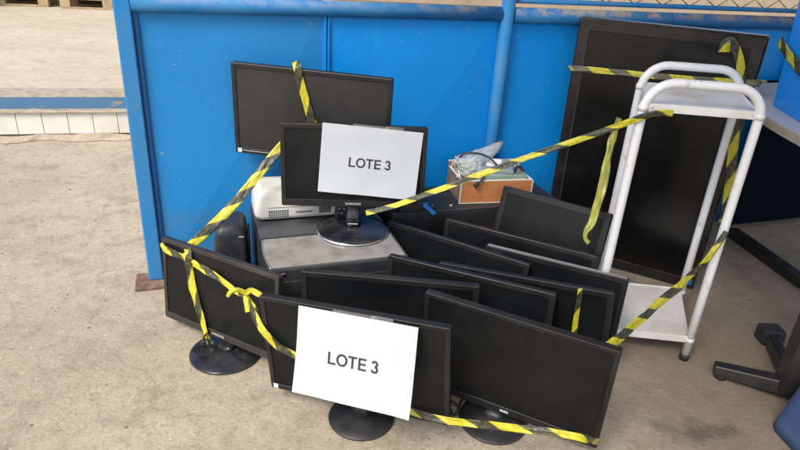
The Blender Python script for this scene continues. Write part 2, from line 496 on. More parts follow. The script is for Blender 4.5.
# ------------------------------------------------------------------ ground, kerb, court
o = MB(); o.bm.faces.new([o.bm.verts.new(p) for p in ((-60, -40, 0), (60, -40, 0), (60, 160, 0), (-60, 160, 0))])
tag(o.build('ground', M_floor), kind='structure')
KA = R(16)
kerb_o = Vector((-2.26, 3.183, 0))
KM = Matrix.Translation(kerb_o) @ Matrix.Rotation(KA, 4, 'Z')
kz = 0.156
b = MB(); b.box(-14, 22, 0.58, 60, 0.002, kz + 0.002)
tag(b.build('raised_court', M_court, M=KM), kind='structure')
kr = empty('tiled_kerb', (0, 0, 0), 0, 'low tiled kerb with worn blue painted edge before the sunlit court', 'kerb')
b = MB(); b.box(-14, 22, 0.012, 0.575, 0.001, kz - 0.004, 0.004); b.build('kerb_core', M_grout, kr, KM)
b = MB()
x = -9.0
while x < 12:
    b.box(x, x + 0.127, 0.004, 0.014, 0.030, kz - 0.006, 0.001); x += 0.130
b.build('riser_tile', M_tile, kr, KM)
b = MB()
n = 260
prof = lambda i: 0.026 + 0.016 * noise.noise(Vector((i * 0.37, 2, 0)))
for i in range(n):
    x0, x1 = -9 + 21 * i / n, -9 + 21 * (i + 1) / n
    for (a, c) in ((0, 1),):
        v = [b.bm.verts.new(p) for p in ((x0, -0.05 - 0.06 * noise.noise(Vector((i * .45, 0, 0))), 0.003), (x1, -0.05 - 0.06 * noise.noise(Vector(((i + 1) * .45, 0, 0))), 0.003), (x1, 0.0035, prof(i + 1)), (x0, 0.0035, prof(i)))]
        b.bm.faces.new(v)
b.build('mortar_fillet', M_floor, kr, KM)
b = MB(); b.box(-14, 22, -0.012, 0.055, kz - 0.006, kz + 0.006, 0.005); b.build('kerb_lip', M_kerbtop, kr, KM)
b = MB(); b.box(-14, 22, 0.057, 0.345, kz - 0.003, kz + 0.004, 0.003); b.build('blue_band', M_kerbblue, kr, KM)
b = MB(); b.box(-14, 22, 0.347, 0.576, kz - 0.003, kz + 0.008, 0.004); b.build('kerb_back_strip', M_kerbtop, kr, KM)

# far wall and pallets at the back of the court
b = MB(); b.box(-16, 30, 8.0, 8.25, 0.158, 3.2, 0.02)
wl = b.build('far_wall', M_wallfar, None, KM)
tag(wl, 'tan plastered wall along the back of the sunlit court', 'wall')
def pallet(x, y, rz, label):
    t = empty('wooden_pallet', (x, y, kz + 0.004), rz, label, 'pallet', 'wooden pallets at the back of the court')
    for ix in (-1, 0, 1):
        for iy in (-1, 0, 1):
            q = MB(); q.box(ix * 0.5 - 0.06, ix * 0.5 + 0.06, iy * 0.42 - 0.05, iy * 0.42 + 0.05, 0.02, 0.11, 0.004); q.build('block', M_wood, t)
    for iy in (-1, 0, 1):
        q = MB(); q.box(-0.56, 0.56, iy * 0.42 - 0.05, iy * 0.42 + 0.05, 0.0, 0.0195, 0.002); q.build('skid', M_wood, t)
        q = MB(); q.box(-0.56, 0.56, iy * 0.42 - 0.05, iy * 0.42 + 0.05, 0.1105, 0.130, 0.002); q.build('stringer', M_wood, t)
    for k in range(6):
        q = MB(); q.box(-0.56 + k * 0.205, -0.56 + k * 0.205 + 0.10, -0.48, 0.48, 0.1305, 0.150, 0.002); q.build('deck_board', M_wood, t)
pallet(-5.3, 8.35, R(12), 'raw wooden pallet at the far back left of the court')
pallet(-4.05, 8.55, R(14), 'raw wooden pallet nearest the blue gate post')
b = MB(); b.box(-0.55, 0.55, -0.45, 0.45, 0, 0.8, 0.03)
tl = b.build('tarpaulin_load', M_darkload); tl.location = (-5.3, 8.35, kz + 0.155); tl.rotation_euler.z = R(12)
tag(tl, 'dark covered load stacked on the far left pallet', 'load')
b = MB(); b.box(-0.55, 0.55, -0.45, 0.45, 0, 0.8, 0.03)
tl = b.build('tarpaulin_load', M_darkload); tl.location = (-4.05, 8.55, kz + 0.155); tl.rotation_euler.z = R(14)
tag(tl, 'dark covered load stacked on the pallet nearer the gate', 'load')

# unseen canopy roof, added to shade the right of the yard
rf = empty('added_shade_roof', (0, 0, 0), 0, 'unseen grey zinc sheet roof added high over the yard for shade', 'roof')
b = MB()
RX0, RX1, RY0, RY1, RZ = -0.8, 8.0, -1.2, 4.6, 3.4
n = 160
rows = []
for j in (0, 1):
    rows.append([b.bm.verts.new((RX0 + (RX1 - RX0) * i / n, (RY0, RY1)[j], RZ + 0.02 * math.sin(i * 1.57) + (RX0 + (RX1 - RX0) * i / n) * 0.02)) for i in range(n + 1)])
for i in range(n): b.bm.faces.new((rows[0][i], rows[0][i + 1], rows[1][i + 1], rows[1][i]))
b.build('roof_sheet', M_roof, rf)
for (x, y) in ((-0.7, -1.1), (7.8, -1.1), (7.8, 4.4), (-0.7, 4.4)):
    b = MB(); b.box(x - .06, x + .06, y - .06, y + .06, 0.001, RZ + x * 0.02 - 0.025, 0.004); b.build('roof_post', M_steelb, rf)

fc = empty('added_far_canopy', (0, 0, 0), 0, 'unseen low grey canopy added to shade the back of the court', 'roof')  # unseen canopy, added to shade the court round the pallets
b = MB(); b.box(-12, -1.5, 5.0, 8.0, 2.55, 2.60, 0.004); b.build('roof_sheet', M_roof, fc, KM)
for x in (-11.8, -1.7):
    b = MB(); b.box(x - .05, x + .05, 5.1, 5.2, 0.16, 2.549, 0.004); b.build('roof_post', M_steelb, fc, KM)

# ------------------------------------------------------------------ blue sheet metal gate
GA = R(19.7)
gate = empty('sheet_metal_gate', (-0.853, 1.786, 0), GA, 'bright blue sheet metal gate with rusty foot plate and wire mesh on top', 'gate')
def gpanel(u0, u1, mat_=M_blue, d=0.014):
    q = MB()
    z0, z1 = 0.030, 0.902
    nx, nz = 24, 24
    g = []
    for j in range(nz + 1):
        row = []
        for i in range(nx + 1):
            a, c = i / nx, j / nz
            # cross-creased sheet: four flat facets meeting in the middle
            h = min(min(a, 1 - a), min(c, 1 - c)) * 2
            wv = 0.0016 * noise.noise(Vector((u0 * 3 + a * 2.5, c * 3.0, 1)))
            row.append(q.bm.verts.new((u0 + (u1 - u0) * a, 0.012 - d * h + wv, z0 + (z1 - z0) * c)))
        g.append(row)
    for j in range(nz):
        for i in range(nx): q.bm.faces.new((g[j][i], g[j][i + 1], g[j + 1][i + 1], g[j + 1][i]))
    o = q.build('sheet_panel', mat_, gate)
    md = o.modifiers.new('thick', 'SOLIDIFY'); md.thickness = 0.002; md.offset = 1
    return o
gpanel(0.052, 0.6135, M_bluedull)
gpanel(0.6145, 1.238)
gpanel(1.262, 1.9365)
gpanel(1.9375, 2.614)
gpanel(2.636, 3.318)
b = MB(); b.box(0.0, 0.046, -0.012, 0.034, 0.012, 0.955, 0.004); b.build('end_post', M_bluepost, gate)
b = MB(); b.box(0.0475, 0.0605, 0.002, 0.026, 0.03, 0.895, 0.002); b.build('panel_frame', M_bluedark, gate)
for u in (0.607, 1.931):
    b = MB(); b.box(u, u + 0.009, 0.000, 0.03, 0.03, 0.895, 0.002); b.build('panel_frame', M_blue, gate)
    b = MB(); b.box(u + 0.0098, u + 0.0122, 0.010, 0.03, 0.03, 0.895, 0.0005); b.build('panel_groove', M_bluedark, gate)
    b = MB(); b.box(u + 0.013, u + 0.0195, 0.000, 0.03, 0.03, 0.895, 0.002); b.build('panel_frame', M_blue, gate)
for u in (1.25, 2.625, 3.33):
    b = MB(); b.tube([(u, -0.004, 0.012), (u, -0.004, 0.99 if u < 2 else 1.5)], 0.0235, 16); b.build('middle_post', M_bluepost, gate)
b = MB(); b.box(-0.045, 0.07, -0.06, 0.05, 0.001, 0.011, 0.002); b.build('foot_plate', M_rust, gate)
b = MB(); b.box(0.046, 0.10, -0.004, 0.02, 0.0115, 0.040, 0.003); b.build('rusty_bracket', M_rust, gate)
b = MB(); b.box(0.101, 3.32, -0.002, 0.03, 0.012, 0.043, 0.004); b.build('bottom_rail', M_bluedark, gate)
b = MB(); b.tube([(0.047, 0.004, 0.914), (0.7, 0.004, 0.914), (1.226, 0.004, 0.914)], 0.024, 16); b.build('top_rail', M_rail, gate)
b = MB(); b.tube([(1.274, 0.000, 0.912), (1.9, 0.000, 0.912), (2.601, 0.000, 0.912)], 0.026, 16); b.build('top_rail', M_rail, gate)
b = MB(); b.tube([(2.65, 0.000, 0.912), (3.3, 0.000, 0.912)], 0.026, 16); b.build('top_rail', M_rail, gate)
b = MB(); b.tube([(1.24, 0.022, 0.958), (3.3, 0.022, 0.958)], 0.009, 10); b.build('mesh_rail', M_bluepost, gate)
b = MB()
pitch = 0.064
k = 0
while k * pitch < 2.05:                       # chain link: zigzag wires woven into each other
    u0 = 1.275 + k * pitch
    pts = []
    for j in range(21):
        sgn = (j + k) % 2
        pts.append((u0 + sgn * pitch * 1.02, 0.022 + (0.0025 if sgn else -0.0025), 0.962 + j * pitch * 0.52))
    b.tube(pts, 0.0022, 5)
    k += 1
b.build('chain_link_mesh', M_wire, gate)

# ------------------------------------------------------------------ monitors
def pose(c, ang):
    e = Matrix.Rotation(R(ang[0]), 4, 'Z') @ Matrix.Rotation(R(ang[1]), 4, 'X') @ Matrix.Rotation(R(ang[2]), 4, 'Y')
    return Matrix.Translation(c) @ e

def monitor(name, label, c, ang, W, H, base_z=0.0, stand=None, disc_r=0.088, disc=None, bz=0.016, chin=0.020, T=0.020, back=True,
            scr=None, bezm=None, gloss=False, badge=None, sticker=False, chrome=False, cat='monitor', scr_y=0.0028):
    c = Vector(c)
    P = pose(c, ang)
    low = min((P @ Vector((sx * W / 2, 0, -H / 2))).z for sx in (-1, 1))
    bc = disc if disc else (c.x, c.y)
    root = empty(name, (bc[0], bc[1], base_z if stand else low), R(ang[0]), label, cat, 'black flat screen monitors in the pile')
    bpy.context.view_layer.update()
    inv = (Matrix.Translation(root.location) @ Matrix.Rotation(R(ang[0]), 4, 'Z')).inverted()
    L = inv @ P
    bezm = bezm or M_bezel
    iw, ih = W - 2 * bz, H - bz - chin
    cz = (chin - bz) / 2
    q = MB()
    q.loops([rrect(iw, ih, 0.001, scr_y + 0.004, cz=cz), rrect(iw, ih, 0.001, 0.0008, cz=cz), rrect(iw + 0.0016, ih + 0.0016, 0.0018, 0.0, cz=cz),
             rrect(W - 0.004, H - 0.004, 0.004, 0.0), rrect(W - 0.001, H - 0.001, 0.0055, 0.001), rrect(W, H, 0.006, 0.0026),
             rrect(W, H, 0.006, T - 0.002), rrect(W - 0.004, H - 0.004, 0.006, T)], cap1=True)
    bez = q.build('bezel', bezm, root, L)
    q = MB(); q.loops([rrect(iw - 0.0004, ih - 0.0004, 0.001, scr_y + 0.0035, cz=cz), rrect(iw - 0.0004, ih - 0.0004, 0.001, scr_y, cz=cz)], cap0=True, cap1=True)
    q.build('screen', scr or M_screenb, root, L)
    if back:
        q = MB(); q.loops([rrect(W * 0.80, H * 0.78, 0.02, T + 0.0004), rrect(W * 0.78, H * 0.74, 0.02, T + 0.010), rrect(W * 0.60, H * 0.55, 0.03, T + 0.018)], cap0=True, cap1=True)
        q.build('back_shell', M_shell, root, L)
    if badge == 'bar':
        q = MB(); q.box(-0.011, 0.011, -0.0012, 0.0004, -H / 2 + chin * 0.35, -H / 2 + chin * 0.62, 0.0004); q.build('badge', M_badge, root, L)
    elif badge:
        text_mesh('badge', badge, 0.0095, M_badge, root, L @ Matrix.Translation((0, -0.0006, -H / 2 + chin * 0.5)) @ Matrix.Rotation(R(90), 4, 'X'), 0.0002, 0.0004, 1.15)
    if sticker:
        q = MB(); q.box(-W / 2 + 0.008, -W / 2 + 0.021, -0.0008, 0.0003, -H / 2 + 0.004, -H / 2 + 0.017); s = q.build('sticker', M_stickw, root, L)
        q = MB(); q.box(-W / 2 + 0.010, -W / 2 + 0.017, -0.0014, -0.0009, -H / 2 + 0.006, -H / 2 + 0.015); q.build('sticker_print', M_stickb, s)
    if stand:
        for k in range(4):
            q = MB(); q.box(W * 0.30 + k * 0.016, W * 0.30 + k * 0.016 + 0.007, -0.0010, 0.0003, -H / 2 + chin * 0.30, -H / 2 + chin * 0.46, 0.0003); q.build('button', M_shell, root, L)
        mt = M_gloss if gloss else M_satin
        q = MB(); r = disc_r
        q.lathe([(0, 0.0006), (r * 0.96, 0.0006), (r, 0.003), (r, 0.006), (r * 0.97, 0.0085), (r * 0.75, 0.013), (r * 0.42, 0.018), (r * 0.3, 0.022), (0, 0.023)], 56)
        ds = q.build('stand_base', mt, root)
        if chrome:
            q = MB(); q.lathe([(r * 1.001, 0.002), (r * 1.012, 0.003), (r * 1.012, 0.006), (r * 0.985, 0.0078)], 56); q.build('chrome_rim', M_chrome, ds)
        att = L @ Vector((0, T + 0.006, -H * 0.30))
        foot = Vector((0, 0.0, 0.0215))
        low_at = L @ Vector((0, T + 0.010, -H / 2 - 0.004))
        q = MB()
        mid = Vector((0, max(low_at.y, 0.0), max(low_at.z, 0.03)))
        def sec(p, w_, d_): return [(p.x + sx * w_, p.y + sy * d_, p.z) for (sx, sy) in ((-1, -.6), (-.6, -1), (.6, -1), (1, -.6), (1, .6), (.6, 1), (-.6, 1), (-1, .6))]
        q.loops([sec(foot, 0.026, 0.022), sec(foot.lerp(mid, .5), 0.021, 0.014), sec(mid, 0.021, 0.011), sec(att, 0.024, 0.006)], True, True, True)
        q.build('stand_neck', mt, root)
        if chrome:
            q = MB(); q.box(-0.016, 0.016, -0.0245, -0.0195, 0.030, 0.0365, 0.002); q.build('neck_trim', M_chrome, root)
    return root, P

BM = 'SAMSUNG'
HB0 = 0.2772
m1, P1 = monitor('flat_monitor', 'large black monitor standing highest, on the white projector against the blue gate', (-0.294, 1.804, 0.613), (-5.2, 3.9, 1.4), 0.492, 0.289, HB0 + 0.1055, True, 0.080, (-0.30, 1.848), bz=0.014, chin=0.018, sticker=True, scr=M_screen)
q = MB(); q.box(-0.222, -0.10, -0.0008, 0.0003, -0.1345, -0.1328, 0.0002)
q.build('pale_line', M_badge, m1, (Matrix.Translation(m1.location) @ Matrix.Rotation(R(-5.2), 4, 'Z')).inverted() @ P1)
m2, P2 = monitor('flat_monitor', 'black monitor with the upper LOTE 3 sheet, on a glossy round stand with chrome rim', (-0.150, 1.710, 0.494), (4.7, -2.8, -0.4), 0.436, 0.256, 0.2772, True, 0.114, (-0.149, 1.722), bz=0.014, chin=0.022, gloss=True, badge=BM, chrome=True)
m3, P3 = monitor('flat_monitor', 'black monitor at the left end on a glossy round stand, crossed by two tapes', (-0.503, 1.443, 0.172), (-28.4, -6, -1.7), 0.440, 0.259, 0, True, 0.102, (-0.482, 1.420), bz=0.013, chin=0.022, gloss=True, badge=BM, bezm=M_bezelb)
m4, P4 = monitor('flat_monitor', 'front black monitor carrying the lower LOTE 3 sheet', (-0.091, 1.165, 0.199), (-16.3, 2.3, -3.8), 0.474, 0.281, 0, True, 0.084, (-0.068, 1.192), sticker=True, bz=0.013, chin=0.016)
m5, P5 = monitor('flat_monitor', 'dark monitor right behind the front LOTE 3 monitor, before the silver topped machine', (-0.0165, 1.375, 0.172), (-3.9, 2.5, -0.7), 0.475, 0.281, 0, True, 0.08, scr=M_screend)
m6, P6 = monitor('flat_monitor', 'dark monitor second in the row, its top corner ending left of the strip of tape', (0.196, 1.453, 0.146), (-22.9, -3.6, -1.5), 0.490, 0.290, scr=M_screend, back=False)
m7, P7 = monitor('flat_monitor', 'dark monitor with a short vertical strip of yellow tape on its right side', (0.359, 1.462, 0.154), (-21.9, 5.3, -4.6), 0.490, 0.284, scr=M_screend, back=False, T=0.016)
m8, P8 = monitor('flat_monitor', 'dark monitor slanting from the right corner of the silver topped machine', (0.165, 1.655, 0.150), (-29.5, -4.5, 0.4), 0.486, 0.281, scr=M_screend, back=False, T=0.017)
m9, P9 = monitor('flat_monitor', 'big black monitor at the front right with tape along its bottom edge', (0.287, 1.177, 0.192), (-24.8, 6.2, 0.3), 0.464, 0.307, 0, True, 0.088, (0.272, 1.212), badge='bar', bz=0.012, chin=0.024)
m10, P10 = monitor('flat_monitor', 'dark monitor just in front of the tilted small monitor and the orange box', (0.362, 1.673, 0.1617), (-25.3, -5.6, -0.1), 0.490, 0.296, scr=M_screend, back=False)
m11, P11 = monitor('flat_monitor', 'dark monitor with a pale silver top edge reaching furthest right, beside the cart', (0.452, 1.546, 0.152), (-24.8, -5.6, -0.8), 0.421, 0.290, scr=M_screend, back=False, T=0.018)
q = MB(); q.box(-0.205, 0.205, 0.003, 0.015, 0.1452, 0.1466, 0.0005)
q.build('silver_edge', M_dim, m11, (Matrix.Translation(m11.location) @ Matrix.Rotation(R(-24.8), 4, 'Z')).inverted() @ P11)
m12, P12 = monitor('flat_monitor', 'small wide framed monitor tilted back, between the orange box and the cart', (0.481, 1.800, 0.237), (-34.2, -15.5, -0.7), 0.375, 0.305, 0, True, 0.085, (0.462, 1.765), bz=0.022, chin=0.026, T=0.022, back=False)

# ------------------------------------------------------------------ grit and dead leaf bits lying on the concrete
b = MB(); rg = random.Random(11)
for k in range(420):
    x, y = rg.uniform(-1.6, 1.5), rg.uniform(0.85, 3.0)
    s_ = rg.choice((0.0012, 0.0016, 0.002, 0.0028)) * rg.uniform(0.7, 1.3); a = rg.uniform(0, 6.28)
    vv = b.box(-s_ * 1.4, s_ * 1.4, -s_, s_, 0.0005, s_ * 0.8, 0, Matrix.Translation((x, y, 0)) @ Matrix.Rotation(a, 4, 'Z') @ Matrix.Rotation(rg.uniform(-.3, .3), 4, 'X'))
    for v in vv: v.co += Vector((rg.uniform(-1, 1), rg.uniform(-1, 1), 0)) * s_ * 0.4
tag(b.build('grit', M_grit), 'dark grit and crumbs scattered over the concrete', 'grit', kind='stuff')

# ------------------------------------------------------------------ paper sheets
def lettering(cap, width, mat, parent):
    """bold sans LOTE 3 in the XZ plane, centred on the origin"""
    q = MB(); sw = cap * 0.165
    def rect(x0, x1, z0, z1):
        nx = max(1, int((x1 - x0) / 0.003)); nz = max(1, int((z1 - z0) / 0.003))
        g = [[q.bm.verts.new((x0 + (x1 - x0) * i / nx, 0, z0 + (z1 - z0) * j / nz)) for i in range(nx + 1)] for j in range(nz + 1)]
        for j in range(nz):
            for i in range(nx): q.bm.faces.new((g[j][i], g[j][i + 1], g[j + 1][i + 1], g[j + 1][i]))
    def arc(cx, cz, rx, rz, a0, a1, n_=28):
        pr = None
        for k in range(n_ + 1):
            a = R(a0 + (a1 - a0) * k / n_)
            o_ = q.bm.verts.new((cx + rx * math.cos(a), 0, cz + rz * math.sin(a))); i_ = q.bm.verts.new((cx + (rx - sw) * math.cos(a), 0, cz + (rz - sw) * math.sin(a)))
            if pr: q.bm.faces.new((pr[0], o_, i_, pr[1]))
            pr = (o_, i_)
    C_ = cap; x = 0.0
    rect(x, x + sw, 0, C_); rect(x + sw, x + C_ * .66, 0, sw * .95); x += C_ * .66 + C_ * .06
    arc(x + C_ * .47, C_ / 2, C_ * .47, C_ * .515, 0, 360, 48); x += C_ * .94 + C_ * .05
    rect(x, x + C_ * .74, C_ - sw * .95, C_); rect(x + C_ * .37 - sw / 2, x + C_ * .37 + sw / 2, 0, C_ - sw * .95); x += C_ * .74 + C_ * .12
    rect(x, x + sw, 0, C_); rect(x + sw, x + C_ * .66, 0, sw * .95); rect(x + sw, x + C_ * .61, C_ / 2 - sw * .42, C_ / 2 + sw * .48); rect(x + sw, x + C_ * .65, C_ - sw * .95, C_); x += C_ * .66 + C_ * .40
    arc(x + C_ * .29, C_ * .735, C_ * .275, C_ * .275, -85, 170); arc(x + C_ * .29, C_ * .285, C_ * .305, C_ * .295, -170, 88)
    x += C_ * .60
    k = width / x
    for v in q.bm.verts: v.co.x = (v.co.x - x / 2) * k; v.co.z -= C_ / 2 + 0.004
    return q.build('lettering', mat, parent)
def sheet(label, P, cx, cz, rot, curl, seed):
    """A4 sheet taped to the screen whose pose is P; cx, cz centre of the sheet in the screen plane"""
    base = P @ Matrix.Translation((cx, -0.004, cz)) @ Matrix.Rotation(R(rot), 4, 'Y')
    t = empty('paper_sheet', base.translation, 0, label, 'paper sign', 'LOTE 3 paper signs')
    Mx = Matrix.Translation(-base.translation) @ base
    q = MB(); nx, nz = 36, 26
    def surf(a, c):
        x, z = (a - .5) * 0.297, (c - .5) * 0.21
        y = -curl * (4 * (c - .5) ** 2 * (1 - c) + 0.5 * (1 - c) ** 2) - 0.0022 * (1 + noise.noise(Vector((a * 3.1 + seed, c * 2.6, seed))))
        y -= 0.004 * max(0, a - .8) ** 2 * 25 * (1 - c)
        return Vector((x, y, z))
    g = [[q.bm.verts.new(surf(i / nx, j / nz)) for i in range(nx + 1)] for j in range(nz + 1)]
    for j in range(nz):
        for i in range(nx):
            f = q.bm.faces.new((g[j][i], g[j][i + 1], g[j + 1][i + 1], g[j + 1][i])); f.smooth = True
    p = q.build('sheet', M_paper, t, Mx)
    tx = lettering(0.0290, 0.126, M_ink, t)
    me = tx.data
    for v in me.vertices:
        v.co.y = surf(v.co.x / 0.297 + .5, v.co.z / 0.21 + .5 ).y - 0.0012
        v.co.z -= 0.001
    me.transform(Mx)
    for (a0, a1, c0, c1) in ((0.30, 0.66, 0.90, 1.03), (0.62, 0.80, 0.93, 1.04)):
        q = MB()
        g = [[q.bm.verts.new(surf(a0 + (a1 - a0) * i / 12, c0 + (c1 - c0) * j / 5) - Vector((0, 0.001 + 0.0025 * abs(noise.noise(Vector((i * .7, j * .9, seed)))), 0))) for i in range(13)] for j in range(6)]
        for j in range(5):
            for i in range(12):
                f = q.bm.faces.new((g[j][i], g[j][i + 1], g[j + 1][i + 1], g[j + 1][i])); f.smooth = True
        q.build('sticky_tape', M_ctape, t, Mx)
    return t
sheet('white LOTE 3 sheet taped to the upper monitor', P2, 0.048, 0.0195, 4.0, 0.004, 3.0)
sheet('white LOTE 3 sheet taped to the front lower monitor', pose((-0.085, 1.122, 0.236), (-20.4, -16.5, -5.0)), 0, 0, 0, 0.006, 8.0)

# ------------------------------------------------------------------ silver topped machine and the things round it
BA = R(20.1)
mc = empty('office_machine', (-0.354, 1.436, 0), BA, 'charcoal office machine with a dusty silver plate on its front top', 'office machine')
HB = 0.275
b = MB(); b.box(0, 0.412, 0.0, 0.475, 0.012, HB, 0.007); b.build('housing', M_case, mc)
b = MB(); b.box(0.003, 0.409, 0.004, 0.471, HB - 0.004, HB + 0.0001, 0.0015); b.build('top_cover', M_machine, mc)
poly = []
for k in range(9):
    a = R(180 - 60 + 120 * k / 8)
# bowed left edge
poly = [(0.012 - 0.010 * math.sin(math.pi * k / 10), 0.192 - 0.184 * k / 10) for k in range(11)] + [(0.402, 0.008), (0.402, 0.192)]
b = MB(); b.prism(poly, HB + 0.0004, HB + 0.002, 0.0006); b.build('silver_plate', M_silver, mc)
b = MB(); b.tube([(0.009 - 0.010 * math.sin(math.pi * k / 16), 0.194 - 0.188 * k / 16, HB + 0.001) for k in range(17)], 0.0026, 8); b.build('chrome_edge', M_chrome, mc)
b = MB(); b.box(0.004, 0.408, 0.196, 0.203, HB + 0.0003, HB + 0.0016, 0.0004); b.build('panel_seam', M_rubber, mc)
b = MB(); b.box(0.03, 0.38, -0.0035, 0.001, 0.05, 0.235, 0.002); b.build('front_cover', M_case, mc)
b = MB(); b.box(0.03, 0.048, -0.0015, 0.001, 0.245, 0.262, 0.002); b.build('front_button', M_chrome, mc)
for (x, y) in ((0.03, 0.03), (0.38, 0.03), (0.03, 0.44), (0.38, 0.44)):
    b = MB(); b.lathe([(0, 0.001), (0.012, 0.001), (0.013, 0.0118), (0, 0.0119)], 14, (x, y, 0)); b.build('rubber_foot', M_rubber, mc)

sp = empty('desktop_speaker', (-0.548, 1.715, 0), R(14), 'tall black speaker box on the floor left of the silver topped machine', 'speaker')
b = MB()
def rr_(x0, x1, y0, y1, r_, z):
    pts = []
    for (cx_, cy_, a0) in ((x1 - r_, y1 - r_, 0), (x0 + r_, y1 - r_, 90), (x0 + r_, y0 + r_, 180), (x1 - r_, y0 + r_, 270)):
        for k in range(6): pts.append((cx_ + r_ * math.cos(R(a0 + 18 * k)), cy_ + r_ * math.sin(R(a0 + 18 * k)), z))
    return pts
b.loops([rr_(-0.048, 0.060, -0.078, 0.085, 0.014, 0.002), rr_(-0.048, 0.060, -0.080, 0.085, 0.016, 0.15), rr_(-0.034, 0.058, -0.068, 0.078, 0.018, 0.265),
         rr_(-0.029, 0.054, -0.062, 0.072, 0.018, 0.281), rr_(-0.020, 0.046, -0.052, 0.062, 0.016, 0.291), rr_(-0.008, 0.034, -0.040, 0.050, 0.012, 0.294)], True, True, True)
b.build('cabinet', M_case, sp)
b = MB(); b.box(0.0605, 0.068, -0.05, 0.06, 0.03, 0.25, 0.003); b.build('side_panel', M_satin, sp)
b = MB(); b.box(0.018, 0.034, -0.0705, -0.0665, 0.262, 0.266, 0.0005, Matrix.Rotation(R(4), 4, 'Y')); b.build('indicator', M_badge, sp)
b = MB(); b.box(-0.036, -0.024, -0.083, -0.0795, 0.128, 0.134, 0.001); b.build('indicator', M_badge, sp)

# projector
pj = empty('video_projector', (-0.462, 1.732, HB + 0.0022), R(19), 'ivory white video projector with front vents under the top monitor', 'projector')
b = MB()
def pl(z, ins):
    pts = []
    W_, D_ = 0.290, 0.165
    rr = 0.030
    for (cx, cy, a0) in ((W_ - rr, D_ - rr, 0), (rr, D_ - rr, 90), (rr, rr, 180), (W_ - rr, rr, 270)):
        for k in range(7):
            a = R(a0 + 15 * k)
            pts.append((cx + (rr - ins) * math.cos(a), cy + (rr - ins) * math.sin(a), z))
    return pts
b.loops([pl(0.006, 0.014), pl(0.008, 0.004), pl(0.02, 0.0), pl(0.05, 0.002), pl(0.078, 0.005), pl(0.094, 0.011), pl(0.1005, 0.019), pl(0.103, 0.029)], True, True, True)
b.build('body', M_projw, pj)
b = MB(); b.box(0.02, 0.27, 0.02, 0.14, 0.0, 0.0058); b.build('feet', M_rubber, pj)
for i in range(9):
    for j in range(4):
        b = MB(); b.box(0.043 + i * 0.0072, 0.043 + i * 0.0072 + 0.0048, -0.0012, 0.0025, 0.014 + j * 0.0068, 0.014 + j * 0.0068 + 0.0042); b.build('vent_slot', M_vent, pj)
b = MB(); b.box(0.130, 0.185, -0.0006, 0.0025, 0.026, 0.031, 0.0005); b.build('port_label', M_vent, pj)
b = MB(); b.box(0.205, 0.245, -0.001, 0.0025, 0.020, 0.042, 0.001); b.build('port', M_vent, pj)
b = MB(); b.tube([(0.04, 0.001, 0.0485), (0.10, 0.0004, 0.0485), (0.26, 0.0004, 0.0485)], 0.0007, 6); b.build('lid_seam', M_vent, pj)

# remote leaning by the stand
rm = empty('remote_control', (-0.200, 1.795, HB + 0.0022), R(35), 'small black remote control leaning left of the upper monitor stand', 'remote control')
b = MB(); b.box(-0.017, 0.017, -0.008, 0.008, 0.001, 0.105, 0.003, Matrix.Rotation(R(-16), 4, 'X') @ Matrix.Rotation(R(14), 4, 'Y')); b.build('shell', M_satin, rm)
for i in range(3):
    for j in range(5):
        b = MB(); b.box(-0.011 + i * 0.009, -0.0065 + i * 0.009, -0.0095, -0.0075, 0.022 + j * 0.014, 0.027 + j * 0.014, 0.0008, Matrix.Rotation(R(-16), 4, 'X') @ Matrix.Rotation(R(14), 4, 'Y')); b.build('button', M_badge if (i + j) % 2 else M_vent, rm)

# black desktop case lying behind the monitors, below the orange box
cs = empty('computer_case', (-0.026, 1.828, 0), R(19.0), 'black computer case lying flat under the orange wooden box', 'computer case')
b = MB(); b.box(0, 0.64, 0, 0.215, 0.006, 0.298, 0.004); b.build('shell', M_case, cs)
b = MB(); b.box(0.008, 0.632, -0.003, 0.001, 0.018, 0.286, 0.001); b.build('front_panel', M_satin, cs)
b = MB(); b.tube([(0.02, -0.002, 0.296), (0.62, -0.002, 0.296)], 0.0012, 6); b.build('trim', M_machine, cs)
for (x, y) in ((0.03, 0.03), (0.61, 0.03), (0.03, 0.19), (0.61, 0.19)):
    b = MB(); b.lathe([(0, 0.001), (0.012, 0.001), (0.012, 0.0058), (0, 0.0059)], 12, (x, y, 0)); b.build('rubber_foot', M_rubber, cs)
b = MB(); b.lathe([(0, 0), (0.006, 0), (0.006, 0.004), (0, 0.005)], 12, (0.22, 0.03, 0.2985)); b.build('screw', M_badge, cs)

kp = empty('keypad_device', (0.040, 1.893, 0.2988), R(19), 'small black keypad with pale buttons on the case behind the upper monitor', 'keypad')
b = MB(); b.box(-0.062, 0.068, -0.045, 0.055, 0.0, 0.018, 0.004); b.build('shell', M_satin, kp)
for k in range(13):
    x, y = random.uniform(-0.055, 0.060), random.uniform(-0.040, 0.035)
    b = MB(); b.lathe([(0, 0), (0.0034, 0), (0.003, 0.0025), (0, 0.003)], 10, (x, y, 0.0178)); b.build('button', M_badge if k % 3 else M_rust, kp)
b = MB()
pts = [(0.015, 1.935, 0.3185), (0.029, 1.912, 0.326), (0.049, 1.886, 0.330), (0.076, 1.860, 0.3225), (0.105, 1.848, 0.305), (0.112, 1.846, 0.297)]
for i in range(len(pts) - 1):
    a, c = Vector(pts[i]), Vector(pts[i + 1])
A = []
for p in pts:
    p = Vector(p); A.append([p + Vector((-0.007, -0.006, 0.003)), p + Vector((0.007, 0.006, 0.003)), p + Vector((0.007, 0.006, 0.0005)), p + Vector((-0.007, -0.006, 0.0005))])
b.loops(A, True, True)
tag(b.build('plastic_strap', M_bluestrap), 'short sky blue plastic strap beside the upper monitor', 'strap')

